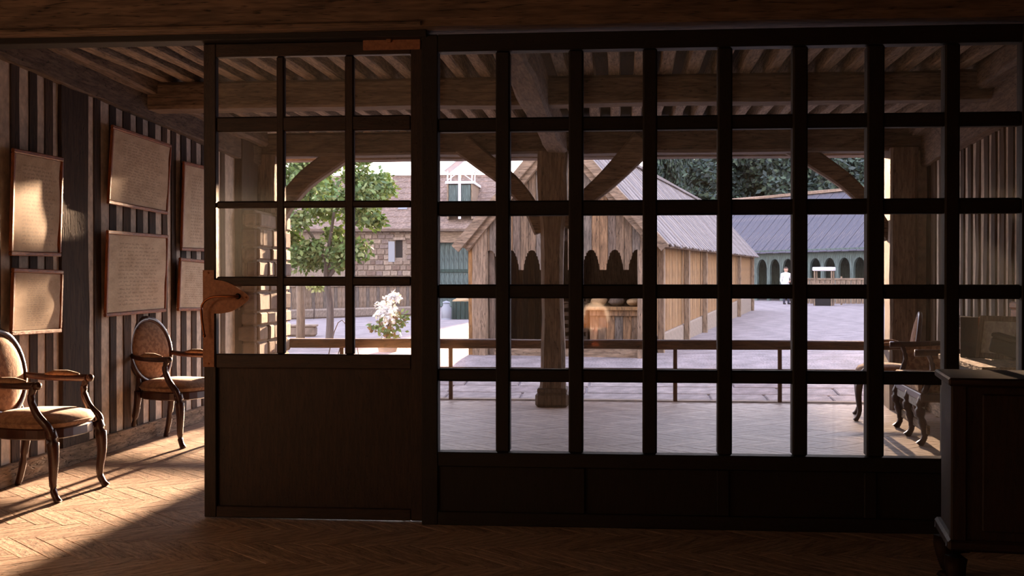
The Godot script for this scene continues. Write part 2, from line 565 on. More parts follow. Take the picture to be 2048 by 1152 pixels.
func build_shell() -> void:
	# left wall: plaster between close-set studs; runs from the room to the gallery edge
	var wl := base("wall_left", Vector3.ZERO, 0, "half-timbered wall of close-set dark studs and pale plaster behind the framed sheets", "wall", "", "structure")
	slab(wl, "plaster", Vector3(LX - 0.3, -0.05, -12.0), Vector3(LX, 3.0, 4.6), M.plaster)
	var studs := [[-7.03, -7.13], [-7.26, -7.36], [-7.47, -7.57], [-8.19, -8.30], [-8.45, -8.56], [-8.69, -8.82], [-8.94, -9.06], [-9.18, -9.31], [-9.45, -9.56], [-9.65, -9.76], [-9.87, -9.99], [-10.12, -10.24], [-10.37, -10.49], [-10.62, -10.74], [-10.88, -11.0], [-6.78, -6.9], [-6.52, -6.64], [-6.26, -6.38]]
	var k := 0
	for s in studs:
		var c: float = (s[0] + s[1]) * 0.5
		var w: float = abs(s[0] - s[1])
		put(wl, "stud", timber(Vector3(LX + 0.001, 0.1, c), Vector3(LX + 0.001, 2.62, c), w, 0.014, 0.003, 100 + k), M.stud[k % 3])
		k += 1
	var tl := base("trim_2", Vector3.ZERO, 0, "broad wall post and rough wall plates of the left gallery wall", "timber frame", "", "structure")
	put(tl, "corner_post", timber(Vector3(LX + 0.01, 0.02, -7.86), Vector3(LX + 0.005, 2.66, -7.86), 0.40, 0.04, 0.006, 77), M.stud[1])
	# the wall plate sags towards the courtyard
	put(tl, "wall_plate", timber(Vector3(LX + 0.02, 2.70, -6.2), Vector3(LX + 0.02, 2.50, -11.9), 0.10, 0.19, 0.012, 78), M.beamb2)
	put(tl, "upper_plate", timber(Vector3(LX + 0.06, 2.84, -6.2), Vector3(LX + 0.06, 2.68, -11.9), 0.18, 0.16, 0.010, 79), M.beam2)
	put(tl, "end_post", timber(Vector3(LX + 0.02, 0.0, -11.55), Vector3(LX + 0.02, 2.62, -11.55), 0.5, 0.1, 0.008, 80), M.stud[1])
	var bl := slab(self, "baseboard_left", Vector3(LX - 0.01, 0.0, -11.3), Vector3(LX + 0.035, 0.13, -6.3), M.weather2)
	tag(bl, "rough grey wooden sill board along the foot of the wall behind the armchairs", "baseboard", "", "structure")

	# right wall of the gallery, splayed outwards
	var wr := base("wall_right", Vector3(rwx(-9.1), 0, -9.1), 3.65 * -1.0, "half-timbered wall of narrow studs and grey plaster behind the stacked furniture", "wall", "", "structure")
	slab(wr, "plaster", Vector3(0.0, -0.05, -2.9), Vector3(0.3, 3.0, 3.05), M.plaster)
	var zs := [-2.80, -2.52, -2.20, -1.86, -1.55, -1.26, -0.98, -0.70, -0.43, -0.17, 0.08, 0.33, 0.58, 0.83, 1.08, 1.33, 1.58, 1.83, 2.08, 2.33, 2.58]
	k = 0
	for z in zs:
		put(wr, "stud", timber(Vector3(0.0, 0.1, z), Vector3(0.0, 2.42, z), 0.12 if k > 1 else 0.2, 0.03, 0.006, 200 + k), M.stud[(k + 1) % 3])
		k += 1
	put(wr, "wall_plate", timber(Vector3(-0.02, 2.50, -2.9), Vector3(-0.02, 2.50, 3.0), 0.12, 0.30, 0.012, 260), M.beam2)
	put(wr, "upper_plate", timber(Vector3(-0.08, 2.74, -2.9), Vector3(-0.08, 2.74, 3.0), 0.22, 0.20, 0.012, 261), M.beam2)
	var br := slab(wr, "sill_board", Vector3(-0.035, 0.0, -2.8), Vector3(0.0, 0.13, 2.9), M.weather2)
	br.set_meta("label", "wooden sill board at the wall foot")

	# the room behind the camera
	var wi := slab(self, "wall_interior", Vector3(3.3, -0.05, -6.0), Vector3(3.5, 3.0, 4.6), M.room_plaster)
	tag(wi, "plastered side wall of the dark room", "wall", "", "structure")
	var wb := slab(self, "wall_back", Vector3(LX, -0.05, 4.4), Vector3(3.3, 3.0, 4.6), M.room_plaster)
	tag(wb, "plastered back wall of the dark room", "wall", "", "structure")
	var wp := slab(self, "wall_partition", Vector3(2.03, 0.0, -6.16), Vector3(3.3, 2.5, -6.0), M.frame1)
	tag(wp, "dark boarded wall beside the glazed partition", "wall", "", "structure")

func build_ceiling() -> void:
	var ce := base("ceiling", Vector3.ZERO, 0, "timber gallery ceiling of close joists resting on heavy cross beams", "ceiling", "", "structure")
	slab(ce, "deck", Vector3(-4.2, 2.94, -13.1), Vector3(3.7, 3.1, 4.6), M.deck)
	var k := 0
	var x := -3.52
	while x < 2.95:
		if abs(x + 0.64) > 0.16:
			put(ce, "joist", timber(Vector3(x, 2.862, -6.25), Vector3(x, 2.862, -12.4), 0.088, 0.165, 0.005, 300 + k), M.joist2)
		x += 0.192
		k += 1
	put(ce, "cross_beam", timber(Vector3(-4.0, 2.675, -9.12), Vector3(3.0, 2.675, -9.12), 0.27, 0.21, 0.006, 351), M.beam0)
	# heavy main beam from the partition to the middle post
	put(ce, "main_beam", timber(Vector3(-0.64, 2.66, -6.3), Vector3(-0.645, 2.64, -12.05), 0.19, 0.28, 0.008, 352), M.beam2)
	# eaves beam over the posts and a thinner board outside it
	put(ce, "eaves_beam", timber(Vector3(-4.2, 2.625, -12.05), Vector3(3.5, 2.625, -12.05), 0.30, 0.235, 0.006, 353), M.beamb0)
	put(ce, "eaves_board", timber(Vector3(-4.2, 2.60, -12.42), Vector3(3.5, 2.60, -12.42), 0.28, 0.20, 0.005, 354), M.beam0)
	put(ce, "fascia", timber(Vector3(-4.2, 2.80, -13.05), Vector3(3.6, 2.80, -13.05), 0.05, 0.34, 0.004, 355), M.weather0)

	var li := base("trim_1", Vector3.ZERO, 0, "heavy brown lintel beam above the sliding door and glazed partition", "lintel", "", "structure")
	put(li, "beam", timber(Vector3(-3.9, 2.735, -6.08), Vector3(3.4, 2.735, -6.08), 0.30, 0.43, 0.004, 360), M.lintel0)
	slab(li, "track_rail", Vector3(-3.73, 2.487, -6.17), Vector3(-0.99, 2.522, -6.03), M.frame0)
	slab(li, "lip", Vector3(-3.73, 2.522, -5.945), Vector3(-1.0, 2.542, -5.92), M.lintel0, 0.006)

func build_floor() -> void:
	var fl := base("floor", Vector3.ZERO, 0, "worn herringbone plank floor running from the dark room out onto the gallery", "floor", "", "structure")
	slab(fl, "screed", Vector3(-4.1, -0.2, -12.55), Vector3(3.6, -0.012, 4.6), M.floor)
	slab(fl, "edge_sill", Vector3(-4.1, -0.12, -12.66), Vector3(3.6, 0.001, -12.50), M.weather0, 0.012)
	var W := 0.10
	var n := 5
	var L := W * n
	var meshes := []
	for v in 3:
		var st := new_st()
		box_into(st, Transform3D(), Vector3(L - 0.0018, 0.014, W - 0.0018), 0.001 + 0.0006 * v)
		meshes.append(done(st))
	var list := []
	for i in range(-150, 150):
		for j in range(-150, 150):
			var m := posmod(i - j, 2 * n)
			var c: Vector2
			var turn := 0.0
			if m == 0:
				c = Vector2(i + n * 0.5, j + 0.5) * W
			elif m == 2 * n - 1:
				c = Vector2(i + 0.5, j + n * 0.5) * W
				turn = PI / 2
			else:
				continue
			var p := Vector3(c.x, 0, c.y).rotated(Vector3.UP, PI / 4) + Vector3(-1.0, 0, -7.0)
			if p.x < LX - 0.1 or p.x > 3.2 or p.z < -12.30 or p.z > 0.5: continue
			if p.z < -6.2 and p.x > rwx(p.z) + 0.1: continue
			list.append([p, PI / 4 + turn])
	var ranked := []
	for q in list:
		var p: Vector3 = q[0]
		var v := p.rotated(Vector3.UP, deg_to_rad(-5.26))
		var seen: bool = v.z < -4.9 and abs(v.x / v.z) < 0.45
		var hidden: bool = p.z < -6.15 and p.z > -8.2 and p.x > -2.2
		ranked.append([(0.0 if seen and not hidden else 100.0) - p.z, q])
	ranked.sort_custom(func(a, b): return a[0] < b[0])
	var rest := []
	for v in 4: rest.append(new_st())
	var counts := [0, 0, 0, 0]
	var r := RandomNumberGenerator.new()
	r.seed = 12
	for idx in ranked.size():
		var q = ranked[idx][1]
		var tone := r.randi() % 4
		var lift := r.randf_range(-0.0006, 0.0006)
		var xf := Transform3D(Basis(Vector3.UP, q[1]), q[0] + Vector3(0, -0.007 + lift, 0))
		if idx < 300:
			put(fl, "plank", meshes[r.randi() % 3], M.plank[tone], xf)
		else:
			box_into(rest[tone], xf, Vector3(L - 0.0018, 0.014, W - 0.0018), 0.0015)
	for v in 4:
		var o := put(fl, "plank_field", done(rest[v]), M.plank[v])
		o.set_meta("kind", "stuff")

func pane_grid(parent: Node3D, cols: Array, rows: Array, z: float) -> void:
	for c in cols:
		for r in rows:
			slab(parent, "pane", Vector3(c[0] - 0.006, r[0] - 0.006, z - 0.002), Vector3(c[1] + 0.006, r[1] + 0.006, z + 0.002), M.glass, 0.0005)

func build_partition() -> void:
	var w := base("window_1", Vector3.ZERO, 0, "wide dark glazed partition of forty square panes between room and gallery", "window", "", "structure")
	var cols := [[-0.938, -0.641], [-0.569, -0.271], [-0.197, 0.101], [0.173, 0.473], [0.545, 0.841], [0.914, 1.202], [1.285, 1.574], [1.646, 1.94]]
	var rows := [[2.075, 2.412], [1.653, 2.005], [1.228, 1.577], [0.798, 1.157], [0.373, 0.733]]
	var z0 := -6.145
	var z1 := -6.055
	slab(w, "stile", Vector3(-1.021, 0.0, z0), Vector3(cols[0][0], 2.5, z1), M.frame1)
	for i in 7:
		slab(w, "upright", Vector3(cols[i][1], 0.375, z0), Vector3(cols[i + 1][0], 2.41, z1), M.frame1, 0.008)
	slab(w, "stile", Vector3(cols[7][1], 0.0, z0), Vector3(2.03, 2.5, z1), M.frame1)
	slab(w, "top_rail", Vector3(cols[0][0], 2.412, z0), Vector3(cols[7][1], 2.5, z1), M.frame0)
	for i in 4:
		slab(w, "glazing_bar", Vector3(cols[0][0], rows[i + 1][1], z0 + 0.01), Vector3(cols[7][1], rows[i][0], z1 - 0.01), M.frame0, 0.008)
	slab(w, "middle_rail", Vector3(cols[0][0], 0.30, z0), Vector3(cols[7][1], 0.373, z1), M.frame0)
	slab(w, "bottom_rail", Vector3(cols[0][0], 0.0, z0), Vector3(cols[7][1], 0.07, z1), M.frame0)
	for i in 4:
		var xa: float = cols[0][0] + i * 0.7195
		slab(w, "lower_panel", Vector3(xa + 0.0005, 0.06, z0 + 0.03), Vector3(xa + 0.719, 0.31, z1 - 0.02), M.frame1, 0.001)
		if i > 0: slab(w, "panel_stile", Vector3(xa - 0.03, 0.07, z0), Vector3(xa + 0.03, 0.30, z1), M.frame1)
	pane_grid(w, cols, rows, -6.10)

func build_door() -> void:
	var d := base("door_1", Vector3.ZERO, 0, "brown glazed sliding door with twelve panes and a copper handle plate", "door", "", "structure")
	var z0 := -6.165
	var z1 := -6.115
	var cols := [[-2.12, -1.797], [-1.755, -1.435], [-1.387, -1.087]]
	var rows := [[2.104, 2.416], [1.663, 2.025], [1.268, 1.626], [0.863, 1.219]]
	slab(d, "stile", Vector3(-2.185, 0.006, z0), Vector3(-2.12, 2.485, z1), M.doorwood1)
	slab(d, "stile", Vector3(-1.087, 0.006, z0), Vector3(-1.024, 2.485, z1), M.doorwood1)
	slab(d, "top_rail", Vector3(-2.12, 2.416, z0), Vector3(-1.087, 2.485, z1), M.doorwood0)
	for i in 2:
		slab(d, "upright", Vector3(cols[i][1], 0.863, z0 + 0.004), Vector3(cols[i + 1][0], 2.416, z1 - 0.004), M.doorwood1, 0.008)
	for i in 3:
		slab(d, "glazing_bar", Vector3(-2.12, rows[i + 1][1], z0 + 0.008), Vector3(-1.087, rows[i][0], z1 - 0.008), M.doorwood0, 0.008)
	slab(d, "lock_rail", Vector3(-2.12, 0.79, z0), Vector3(-1.087, 0.863, z1), M.doorwood0)
	slab(d, "bottom_rail", Vector3(-2.12, 0.006, z0), Vector3(-1.087, 0.065, z1), M.doorwood0)
	slab(d, "lower_panel", Vector3(-2.122, 0.06, z0 + 0.012), Vector3(-1.085, 0.795, z1 - 0.026), M.doorwood1, 0.002)
	pane_grid(d, cols, rows, -6.14)
	# shield-shaped copper plate with a curved lever
	var poly := PackedVector2Array()
	for p in [Vector2(-2.188, 1.302), Vector2(-2.128, 1.302), Vector2(-2.128, 1.252)]: poly.append(p)
	for q in smooth_path([Vector2(-2.128, 1.252), Vector2(-2.06, 1.240), Vector2(-1.99, 1.202), Vector2(-1.938, 1.158), Vector2(-1.975, 1.12), Vector2(-2.03, 1.088), Vector2(-2.09, 1.075), Vector2(-2.128, 1.075)], 3): poly.append(q)
	for p in [Vector2(-2.128, 0.795), Vector2(-2.188, 0.795)]: poly.append(p)
	var clean := PackedVector2Array()
	for p in poly:
		if clean.size() == 0 or clean[clean.size() - 1].distance_to(p) > 0.002: clean.append(p)
	var plate := put(d, "handle_plate", prism(clean, -6.115, -6.108), M.copper)
	plate.set_meta("label", "shield-shaped copper handle plate")
	var zf := -6.108
	for s in [Vector2(-2.158, 1.287), Vector2(-2.158, 0.812), Vector2(-1.955, 1.158)]:
		put(plate, "screw", lathe([Vector2(0.0, 0.0), Vector2(0.006, 0.0), Vector2(0.005, 0.003), Vector2(0.0, 0.004)], 8), M.bronze, Transform3D(Basis(Vector3.RIGHT, PI / 2), Vector3(s.x, s.y, zf)))
	var lev := put(d, "lever", tube(smooth_path([Vector3(-2.0, 1.165, zf), Vector3(-2.0, 1.165, zf + 0.045), Vector3(-2.06, 1.166, zf + 0.055), Vector3(-2.13, 1.158, zf + 0.055), Vector3(-2.172, 1.12, zf + 0.055), Vector3(-2.176, 1.05, zf + 0.05), Vector3(-2.165, 0.965, zf + 0.045)], 5), [0.011, 0.007, 0.006, 0.006, 0.007, 0.006], 8), M.bronze)
	lev.set_meta("label", "curved bronze lever")
	put(lev, "knob", blob(0.010, 0.011, 0.010, 3, 0.02), M.bronze, Transform3D(Basis(), Vector3(-2.165, 0.962, zf + 0.045)))
	put(lev, "rosette", lathe([Vector2(0.0, 0.0), Vector2(0.016, 0.0), Vector2(0.013, 0.010), Vector2(0.0, 0.012)], 12), M.iron, Transform3D(Basis(Vector3.RIGHT, PI / 2), Vector3(-2.0, 1.165, zf)))
	# sliding bolt on the top rail
	var b := slab(d, "bolt_plate", Vector3(-1.335, 2.436, -6.115), Vector3(-1.035, 2.492, -6.105), M.copper, 0.004)
	put(d, "bolt_bar", tube([Vector3(-1.29, 2.503, -6.092), Vector3(-1.08, 2.503, -6.092)], [0.007, 0.007], 8), M.bronze)
	put(d, "bolt_clamp", box(Vector3(0.028, 0.075, 0.03), 0.006), M.copper, Transform3D(Basis(), Vector3(-1.195, 2.51, -6.095)))

func curved_brace(pts: Array, w0: float, w1: float, depth: float, z: float) -> ArrayMesh:
	# a naturally bent timber in the plane z: pts are its centre line
	var c := smooth_path(pts, 4)
	var rings := []
	for i in c.size():
		var d: Vector2 = (c[min(i + 1, c.size() - 1)] - c[max(i - 1, 0)]).normalized()
		var n := Vector2(-d.y, d.x)
		var f := float(i) / (c.size() - 1)
		var hw: float = lerp(w0, w1, f) * 0.5
		var ch := 0.02
		var pr := []
		for q in [[1, 1, 0], [1, 1, 1], [-1, 1, 1], [-1, 1, 0], [-1, -1, 0], [-1, -1, 1], [1, -1, 1], [1, -1, 0]]:
			var a: float = hw - (ch if q[2] == 1 else 0.0)
			var e: float = depth * 0.5 - (ch if q[2] == 0 else 0.0)
			var p: Vector2 = c[i] + n * (q[0] * a)
			pr.append(Vector3(p.x, p.y, z + q[1] * e))
		rings.append(pr)
	return loft(rings, false)

func build_gallery_posts() -> void:
	# middle post: swelling trunk on a moulded foot, with two bent braces
	var po := base("timber_post", Vector3(-0.69, 0, -11.92), 0, "tall carved middle post with two curved braces under the eaves beam", "post", "", "structure")
	var prof := [[0.13, 0.132], [0.20, 0.126], [0.34, 0.122], [0.6, 0.118], [0.9, 0.108], [1.15, 0.106], [1.5, 0.108], [1.75, 0.118], [2.0, 0.142], [2.3, 0.146], [2.52, 0.146]]
	var rings := []
	var r := RandomNumberGenerator.new()
	r.seed = 5
	for p in prof:
		var h: float = p[1]
		var ch := 0.035
		var pts := []
		var ox := r.randf_range(-0.006, 0.006)
		for q in [[1, 1, 0], [1, 1, 1], [-1, 1, 1], [-1, 1, 0], [-1, -1, 0], [-1, -1, 1], [1, -1, 1], [1, -1, 0]]:
			var a: float = h - (ch if q[2] == 1 else 0.0)
			var e: float = h - (ch if q[2] == 0 else 0.0)
			pts.append(Vector3(q[0] * a + ox + r.randf_range(-0.004, 0.004), p[0], q[1] * e))
		rings.append(pts)
	put(po, "shaft", loft(rings, false), M.beam1)
	put(po, "foot", box(Vector3(0.33, 0.14, 0.33), 0.025), M.beamb1, Transform3D(Basis(), Vector3(0, 0.07, 0)))
	put(po, "foot_moulding", box(Vector3(0.295, 0.05, 0.295), 0.02), M.beamb1, Transform3D(Basis(), Vector3(0, 0.16, 0)))
	put(po, "brace", curved_brace([Vector2(-0.12, 1.72), Vector2(-0.22, 1.97), Vector2(-0.42, 2.22), Vector2(-0.70, 2.44), Vector2(-0.90, 2.60)], 0.13, 0.22, 0.16, 0.0), M.beam0)
	put(po, "brace", curved_brace([Vector2(0.12, 1.78), Vector2(0.30, 2.02), Vector2(0.52, 2.22), Vector2(0.72, 2.42), Vector2(0.90, 2.62)], 0.13, 0.26, 0.16, 0.0), M.beam0)

	# left corner: rubble pier with a timber post and brace on top
	var pi := base("stone_pier", Vector3(-3.82, 0, -11.9), 0, "rough rubble stone pier under the left end of the eaves beam", "pier", "", "structure")
	slab(pi, "core", Vector3(-0.26, 0.0, -0.56), Vector3(0.29, 1.93, 0.56), M.mortar, 0.03)
	var k := 0
	var y := 0.02
	while y < 1.86:
		var hgt: float = [0.16, 0.13, 0.19, 0.15][k % 4]
		if y + hgt > 1.93: hgt = 1.93 - y
		var z := -0.55
		while z < 0.5:
			var len: float = r.randf_range(0.16, 0.34)
			if z + len > 0.45: len = 0.55 - z
			put(pi, "stone", box(Vector3(0.06, hgt - 0.018, len - 0.02), 0.018), M.stone[r.randi() % 4], Transform3D(Basis(Vector3.FORWARD, r.randf_range(-0.03, 0.03)) * Basis(Vector3.UP, r.randf_range(-0.06, 0.06)), Vector3(0.29 + r.randf_range(-0.008, 0.012), y + hgt * 0.5, z + len * 0.5)))
			z += len
		var x := -0.26
		while x < 0.23:
			var len2: float = r.randf_range(0.14, 0.26)
			if x + len2 > 0.20: len2 = 0.30 - x
			for s in [-1, 1]:
				put(pi, "stone", box(Vector3(len2 - 0.02, hgt - 0.018, 0.06), 0.018), M.stone[r.randi() % 4], Transform3D(Basis(Vector3.UP, r.randf_range(-0.05, 0.05)), Vector3(x + len2 * 0.5, y + hgt * 0.5, s * (0.56 + r.randf_range(-0.006, 0.008)))))
			x += len2
		y += hgt
		k += 1
	put(pi, "post", timber(Vector3(0.14, 1.93, -0.12), Vector3(0.14, 2.52, -0.12), 0.30, 0.34, 0.006, 402), M.beam1)
	put(pi, "brace", curved_brace([Vector2(0.26, 1.78), Vector2(0.40, 2.04), Vector2(0.60, 2.27), Vector2(0.86, 2.46), Vector2(1.06, 2.60)], 0.15, 0.22, 0.16, -0.12), M.beam0)

	# right corner post, set a little askew, with its brace
	var pr := base("corner_post", Vector3(2.71, 0, -12.05), -6.0, "sunlit squared corner post with a curved brace beside the stacked furniture", "post", "", "structure")
	put(pr, "shaft", timber(Vector3(0, 0, 0), Vector3(0, 2.52, 0), 0.55, 0.26, 0.006, 410), M.beam1)
	put(pr, "brace", curved_brace([Vector2(-0.10, 1.66), Vector2(-0.30, 1.98), Vector2(-0.52, 2.22), Vector2(-0.82, 2.44), Vector2(-1.06, 2.60)], 0.12, 0.20, 0.15, 0.0), M.beam0)
	# the short stretch of outer wall beyond the corner post
	var wo := slab(self, "wall_corner", Vector3(2.80, 0, -12.2), Vector3(3.6, 2.9, -11.95), M.plaster)
	tag(wo, "short plaster wall end behind the corner post", "wall", "", "structure")

func build_railing() -> void:
	var ra := base("railing", Vector3(0, 0, -12.45), 0, "low brown wooden railing along the gallery edge", "railing")
	put(ra, "handrail", timber(Vector3(-3.5, 0.585, 0), Vector3(2.66, 0.585, 0), 0.10, 0.095, 0.003, 420), M.rail0)
	put(ra, "lower_rail", timber(Vector3(-3.5, 0.325, 0), Vector3(2.66, 0.325, 0), 0.05, 0.032, 0.002, 421), M.rail0)
	for x in [-2.95, -1.79, 0.54, 1.60]:
		put(ra, "post", timber(Vector3(x, 0.0, 0), Vector3(x, 0.56, 0), 0.034, 0.04, 0.002, 430 + int(x * 10)), M.rail1)
	for x in [-0.62]:
		put(ra, "post", timber(Vector3(x, 0.0, 0), Vector3(x, 0.56, 0), 0.04, 0.04, 0.002, 436), M.rail1)

func yard_y(z: float) -> float:
	var d := -z
	if d < 17.0: return lerp(-0.09, 0.20, smoothstep(12.6, 17.0, d))
	return 0.20

func build_yard() -> void:
	var st := new_st(true)
	var zs := [-12.6, -13.2, -13.8, -14.4, -15.0, -15.6, -16.2, -17.0, -30.0, -60.0, -130.0, -240.0]
	for i in zs.size() - 1:
		var a: float = zs[i]
		var b: float = zs[i + 1]
		for xs in [[-120.0, 0.0], [0.0, 120.0]]:
			face(st, [Vector3(xs[0], yard_y(a), a), Vector3(xs[1], yard_y(a), a), Vector3(xs[1], yard_y(b), b), Vector3(xs[0], yard_y(b), b)], Vector3(0, -5, (a + b) * 0.5))
	var g := put(self, "ground", done(st), M.yard)
	tag(g, "pale sandy gravel courtyard ground rising gently from the gallery", "ground", "", "structure")
	var gs := slab(self, "ground_terrace", Vector3(-120, -0.4, -12.6), Vector3(120, -0.2, 60), M.yard)
	tag(gs, "earth bed below the house", "ground", "", "structure")
	# a strip of paving slabs in front of the railing
	var pv := base("pavement", Vector3.ZERO, 0, "strip of pale irregular paving slabs just beyond the railing", "pavement", "", "structure")
	var r := RandomNumberGenerator.new()
	r.seed = 8
	var z := -12.70
	for row in 4:
		var dz: float = [0.42, 0.5, 0.46, 0.55][row]
		var x := -5.0 + r.randf() * 0.3
		while x < 4.4:
			var dx := r.randf_range(0.55, 0.95)
			var za := z - 0.01
			var zb := z - dz + 0.01
			var h := 0.05
			var sl := atan2(yard_y(zb) - yard_y(za), za - zb)
			put(pv, "slab", box(Vector3(dx - 0.022, h, dz - 0.022), 0.010), M.paver[r.randi() % 3], Transform3D(Basis(Vector3.RIGHT, sl), Vector3(x + dx * 0.5, (yard_y(za) + yard_y(zb)) * 0.5 - 0.004 + r.randf_range(-0.003, 0.003), (za + zb) * 0.5)))
			x += dx
		z -= dz
	# distant wooded slope
	var hs := new_st(true)
	var xs2 := []
	for i in 25: xs2.append(-20.0 + i * 4.0)
	for i in 24:
		for jj in 4:
			var pts := []
			for q in [[0, 0], [1, 0], [1, 1], [0, 1]]:
				var x2: float = xs2[i + q[0]]
				var t: float = float(jj + q[1]) / 4.0
				var top: float = lerp(5.0, 13.6, smoothstep(-8.0, 3.0, x2)) + sin(x2 * 0.5) * 0.3
				pts.append(Vector3(x2, 0.1 + top * smoothstep(0.0, 1.0, t), -122.0 - t * 14.0))
			face(hs, pts, Vector3(xs2[i], -40, -170))
	var hl := put(self, "hill", done(hs), M.grass)
	tag(hl, "dark green wooded slope rising far behind the slate-roofed hall", "hill", "", "structure")

func build_shed() -> void:
	var C := Vector3(-0.861, 0.19, -16.612)
	var s := base("timber_shed", C, -9.1, "long open-fronted timber shed with a steep board roof and scalloped gable", "building")
	s.rotation_degrees.x = 0.7
	var LEN := 26.0
	var slope := 1.13
	var roof_y := func(x: float) -> float: return 3.12 - abs(x) * slope
	# gable boards with a scalloped lower edge
	var arches := [-1.0, -0.70, -0.40, -0.07, 0.44, 0.77, 1.08]
	var low := func(x: float) -> float:
		var y := 1.20
		for a in arches:
			var d: float = abs(x - a)
			var t := 1.20
			if d < 0.05: t = 1.475 - d * d * 8.0
			elif d < 0.07: t = 1.435
			elif d < 0.088: t = 1.39
			elif d < 0.102: t = 1.34
			elif d < 0.116: t = 1.285
			y = max(y, t)
		return y
	var x := -1.12
	var i := 0
	while x < 1.11:
		var w := 0.112
		var poly := PackedVector2Array()
		for q in 17:
			var xx: float = x + 0.003 + (w - 0.006) * q / 16.0
			var yb: float = low.call(xx)
			if q > 0 and abs(poly[poly.size() - 1].y - yb) > 0.02: poly.append(Vector2(xx - 0.003, yb))
			poly.append(Vector2(xx, yb))
		var x1 := x + w - 0.003
		poly.append(Vector2(x1, roof_y.call(x1) - 0.02))
		if x < 0 and x1 > 0: poly.append(Vector2(0, roof_y.call(0.0) - 0.02))
		poly.append(Vector2(x + 0.003, roof_y.call(x) - 0.02))
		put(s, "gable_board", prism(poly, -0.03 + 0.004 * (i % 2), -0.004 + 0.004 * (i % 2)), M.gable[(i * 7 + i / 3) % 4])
		x += w
		i += 1
	# corner posts and front sill
	put(s, "corner_post", timber(Vector3(-1.15, -0.06, -0.06), Vector3(-1.15, 1.86, -0.06), 0.2, 0.22, 0.006, 501), M.weather1)
	put(s, "side_post", timber(Vector3(-1.29, -0.06, -0.02), Vector3(-1.29, 1.62, -0.02), 0.05, 0.06, 0.003, 502), M.sideboard[0])
	put(s, "inner_post", timber(Vector3(-0.99, -0.06, -0.10), Vector3(-0.99, 1.9, -0.10), 0.12, 0.09, 0.004, 503), M.gable[1])
	put(s, "corner_post", timber(Vector3(1.12, -0.06, -0.06), Vector3(1.12, 1.86, -0.06), 0.12, 0.09, 0.004, 504), M.weather1)
	put(s, "front_sill", timber(Vector3(-1.0, 0.05, -0.5), Vector3(1.1, 0.05, -0.5), 0.9, 0.16, 0.01, 505), M.weather0)
	# side walls of upright boards on a low plinth
	slab(s, "plinth", Vector3(1.10, -0.45, -LEN), Vector3(1.22, 0.24, -1.0), M.mortar, 0.02)
	slab(s, "back_wall", Vector3(-1.2, -0.4, -LEN), Vector3(1.2, 1.74, -LEN + 0.05), M.gable[0])
	slab(s, "gable_infill", Vector3(-0.6, 1.70, -LEN), Vector3(0.6, 2.4, -LEN + 0.05), M.gable[1])
	slab(s, "inner_wall", Vector3(-1.14, -0.3, -5.05), Vector3(1.14, 1.7, -5.0), M.gable[0])
	slab(s, "inner_gable", Vector3(-0.62, 1.7, -5.05), Vector3(0.62, 2.38, -5.0), M.gable[1])
	var bm := box(Vector3(0.024, 1.50, 0.196), 0.004)
	var z := -0.30
	i = 0
	while z > -LEN:
		put(s, "side_board", bm, M.sideboard[(i * 5 + i / 4) % 3], Transform3D(Basis(), Vector3(1.165 + 0.004 * (i % 2), 0.97, z)))
		if i % 2 == 0: put(s, "side_board", box(Vector3(0.024, 1.8, 0.392), 0.004) if i == 0 else s.get_node("side_board_001").mesh, M.gable[i % 4], Transform3D(Basis(), Vector3(-1.18, 0.82, z - 0.1)))
		z -= 0.2
		i += 1
	for pz in [-1.05, -4.53, -7.91, -11.99, -18.49, -25.6]:
		put(s, "side_post", timber(Vector3(1.27, -0.4, pz), Vector3(1.27, 1.64, pz), 0.10, 0.10, 0.004, 520 + int(pz)), M.weather1)
	# roof boards from eaves to ridge on both slopes
	var run := 1.44
	var rl := sqrt(run * run + (run * slope) * (run * slope))
	var ang := atan(slope)
	var rb := []
	for v in 3: rb.append(box(Vector3(rl, 0.03, 0.245), 0.006 + 0.002 * v))
	z = 0.10
	i = 0
	while z > -LEN - 0.3:
		for side in [1.0, -1.0]:
			var up: float = 0.012 * (i % 2) + rng.randf_range(-0.004, 0.004)
			var slip := rng.randf_range(-0.02, 0.02)
			var c := Vector3(side * (run * 0.5 + slip * cos(ang)), 3.16 - run * slope * 0.5 - slip * sin(ang) + up, z - 0.12)
			put(s, "roof_board", rb[i % 3], M.roofboard[(i * 3 + (0 if side > 0 else 1) + i / 5) % 4], Transform3D(Basis(Vector3(0, 0, 1), -side * ang), c))
		z -= 0.25
		i += 1
	put(s, "ridge_cap", timber(Vector3(0, 3.19, 0.14), Vector3(0, 3.19, -LEN - 0.3), 0.16, 0.06, 0.006, 540), M.roofboard[0])
	for side in [-1.0, 1.0]:
		put(s, "eaves_beam", timber(Vector3(side * 1.36, 1.55, 0.1), Vector3(side * 1.36, 1.55, -LEN - 0.3), 0.07, 0.07, 0.004, 541), M.weather2)
		put(s, "barge_board", timber(Vector3(side * 1.47, 1.50, 0.13), Vector3(0, 3.16, 0.13), 0.05, 0.13, 0.006, 542), M.weather0)
		put(s, "barge_board", timber(Vector3(side * 1.34, 1.50, 0.06), Vector3(side * 0.03, 2.98, 0.06), 0.05, 0.10, 0.006, 543), M.weather0)

	# goods inside the open front
	var tr: Transform3D = s.transform
	var ct := base("market_counter", tr * Vector3(0.71, 0.05, -0.55), -9.1, "pale wooden sales counter standing inside the open shed front", "counter")
	slab(ct, "top", Vector3(-0.40, 0.58, -0.22), Vector3(0.38, 0.63, 0.24), M.sideboard[2])
	slab(ct, "rail", Vector3(-0.36, 0.50, 0.17), Vector3(0.35, 0.58, 0.20), M.gable[2])
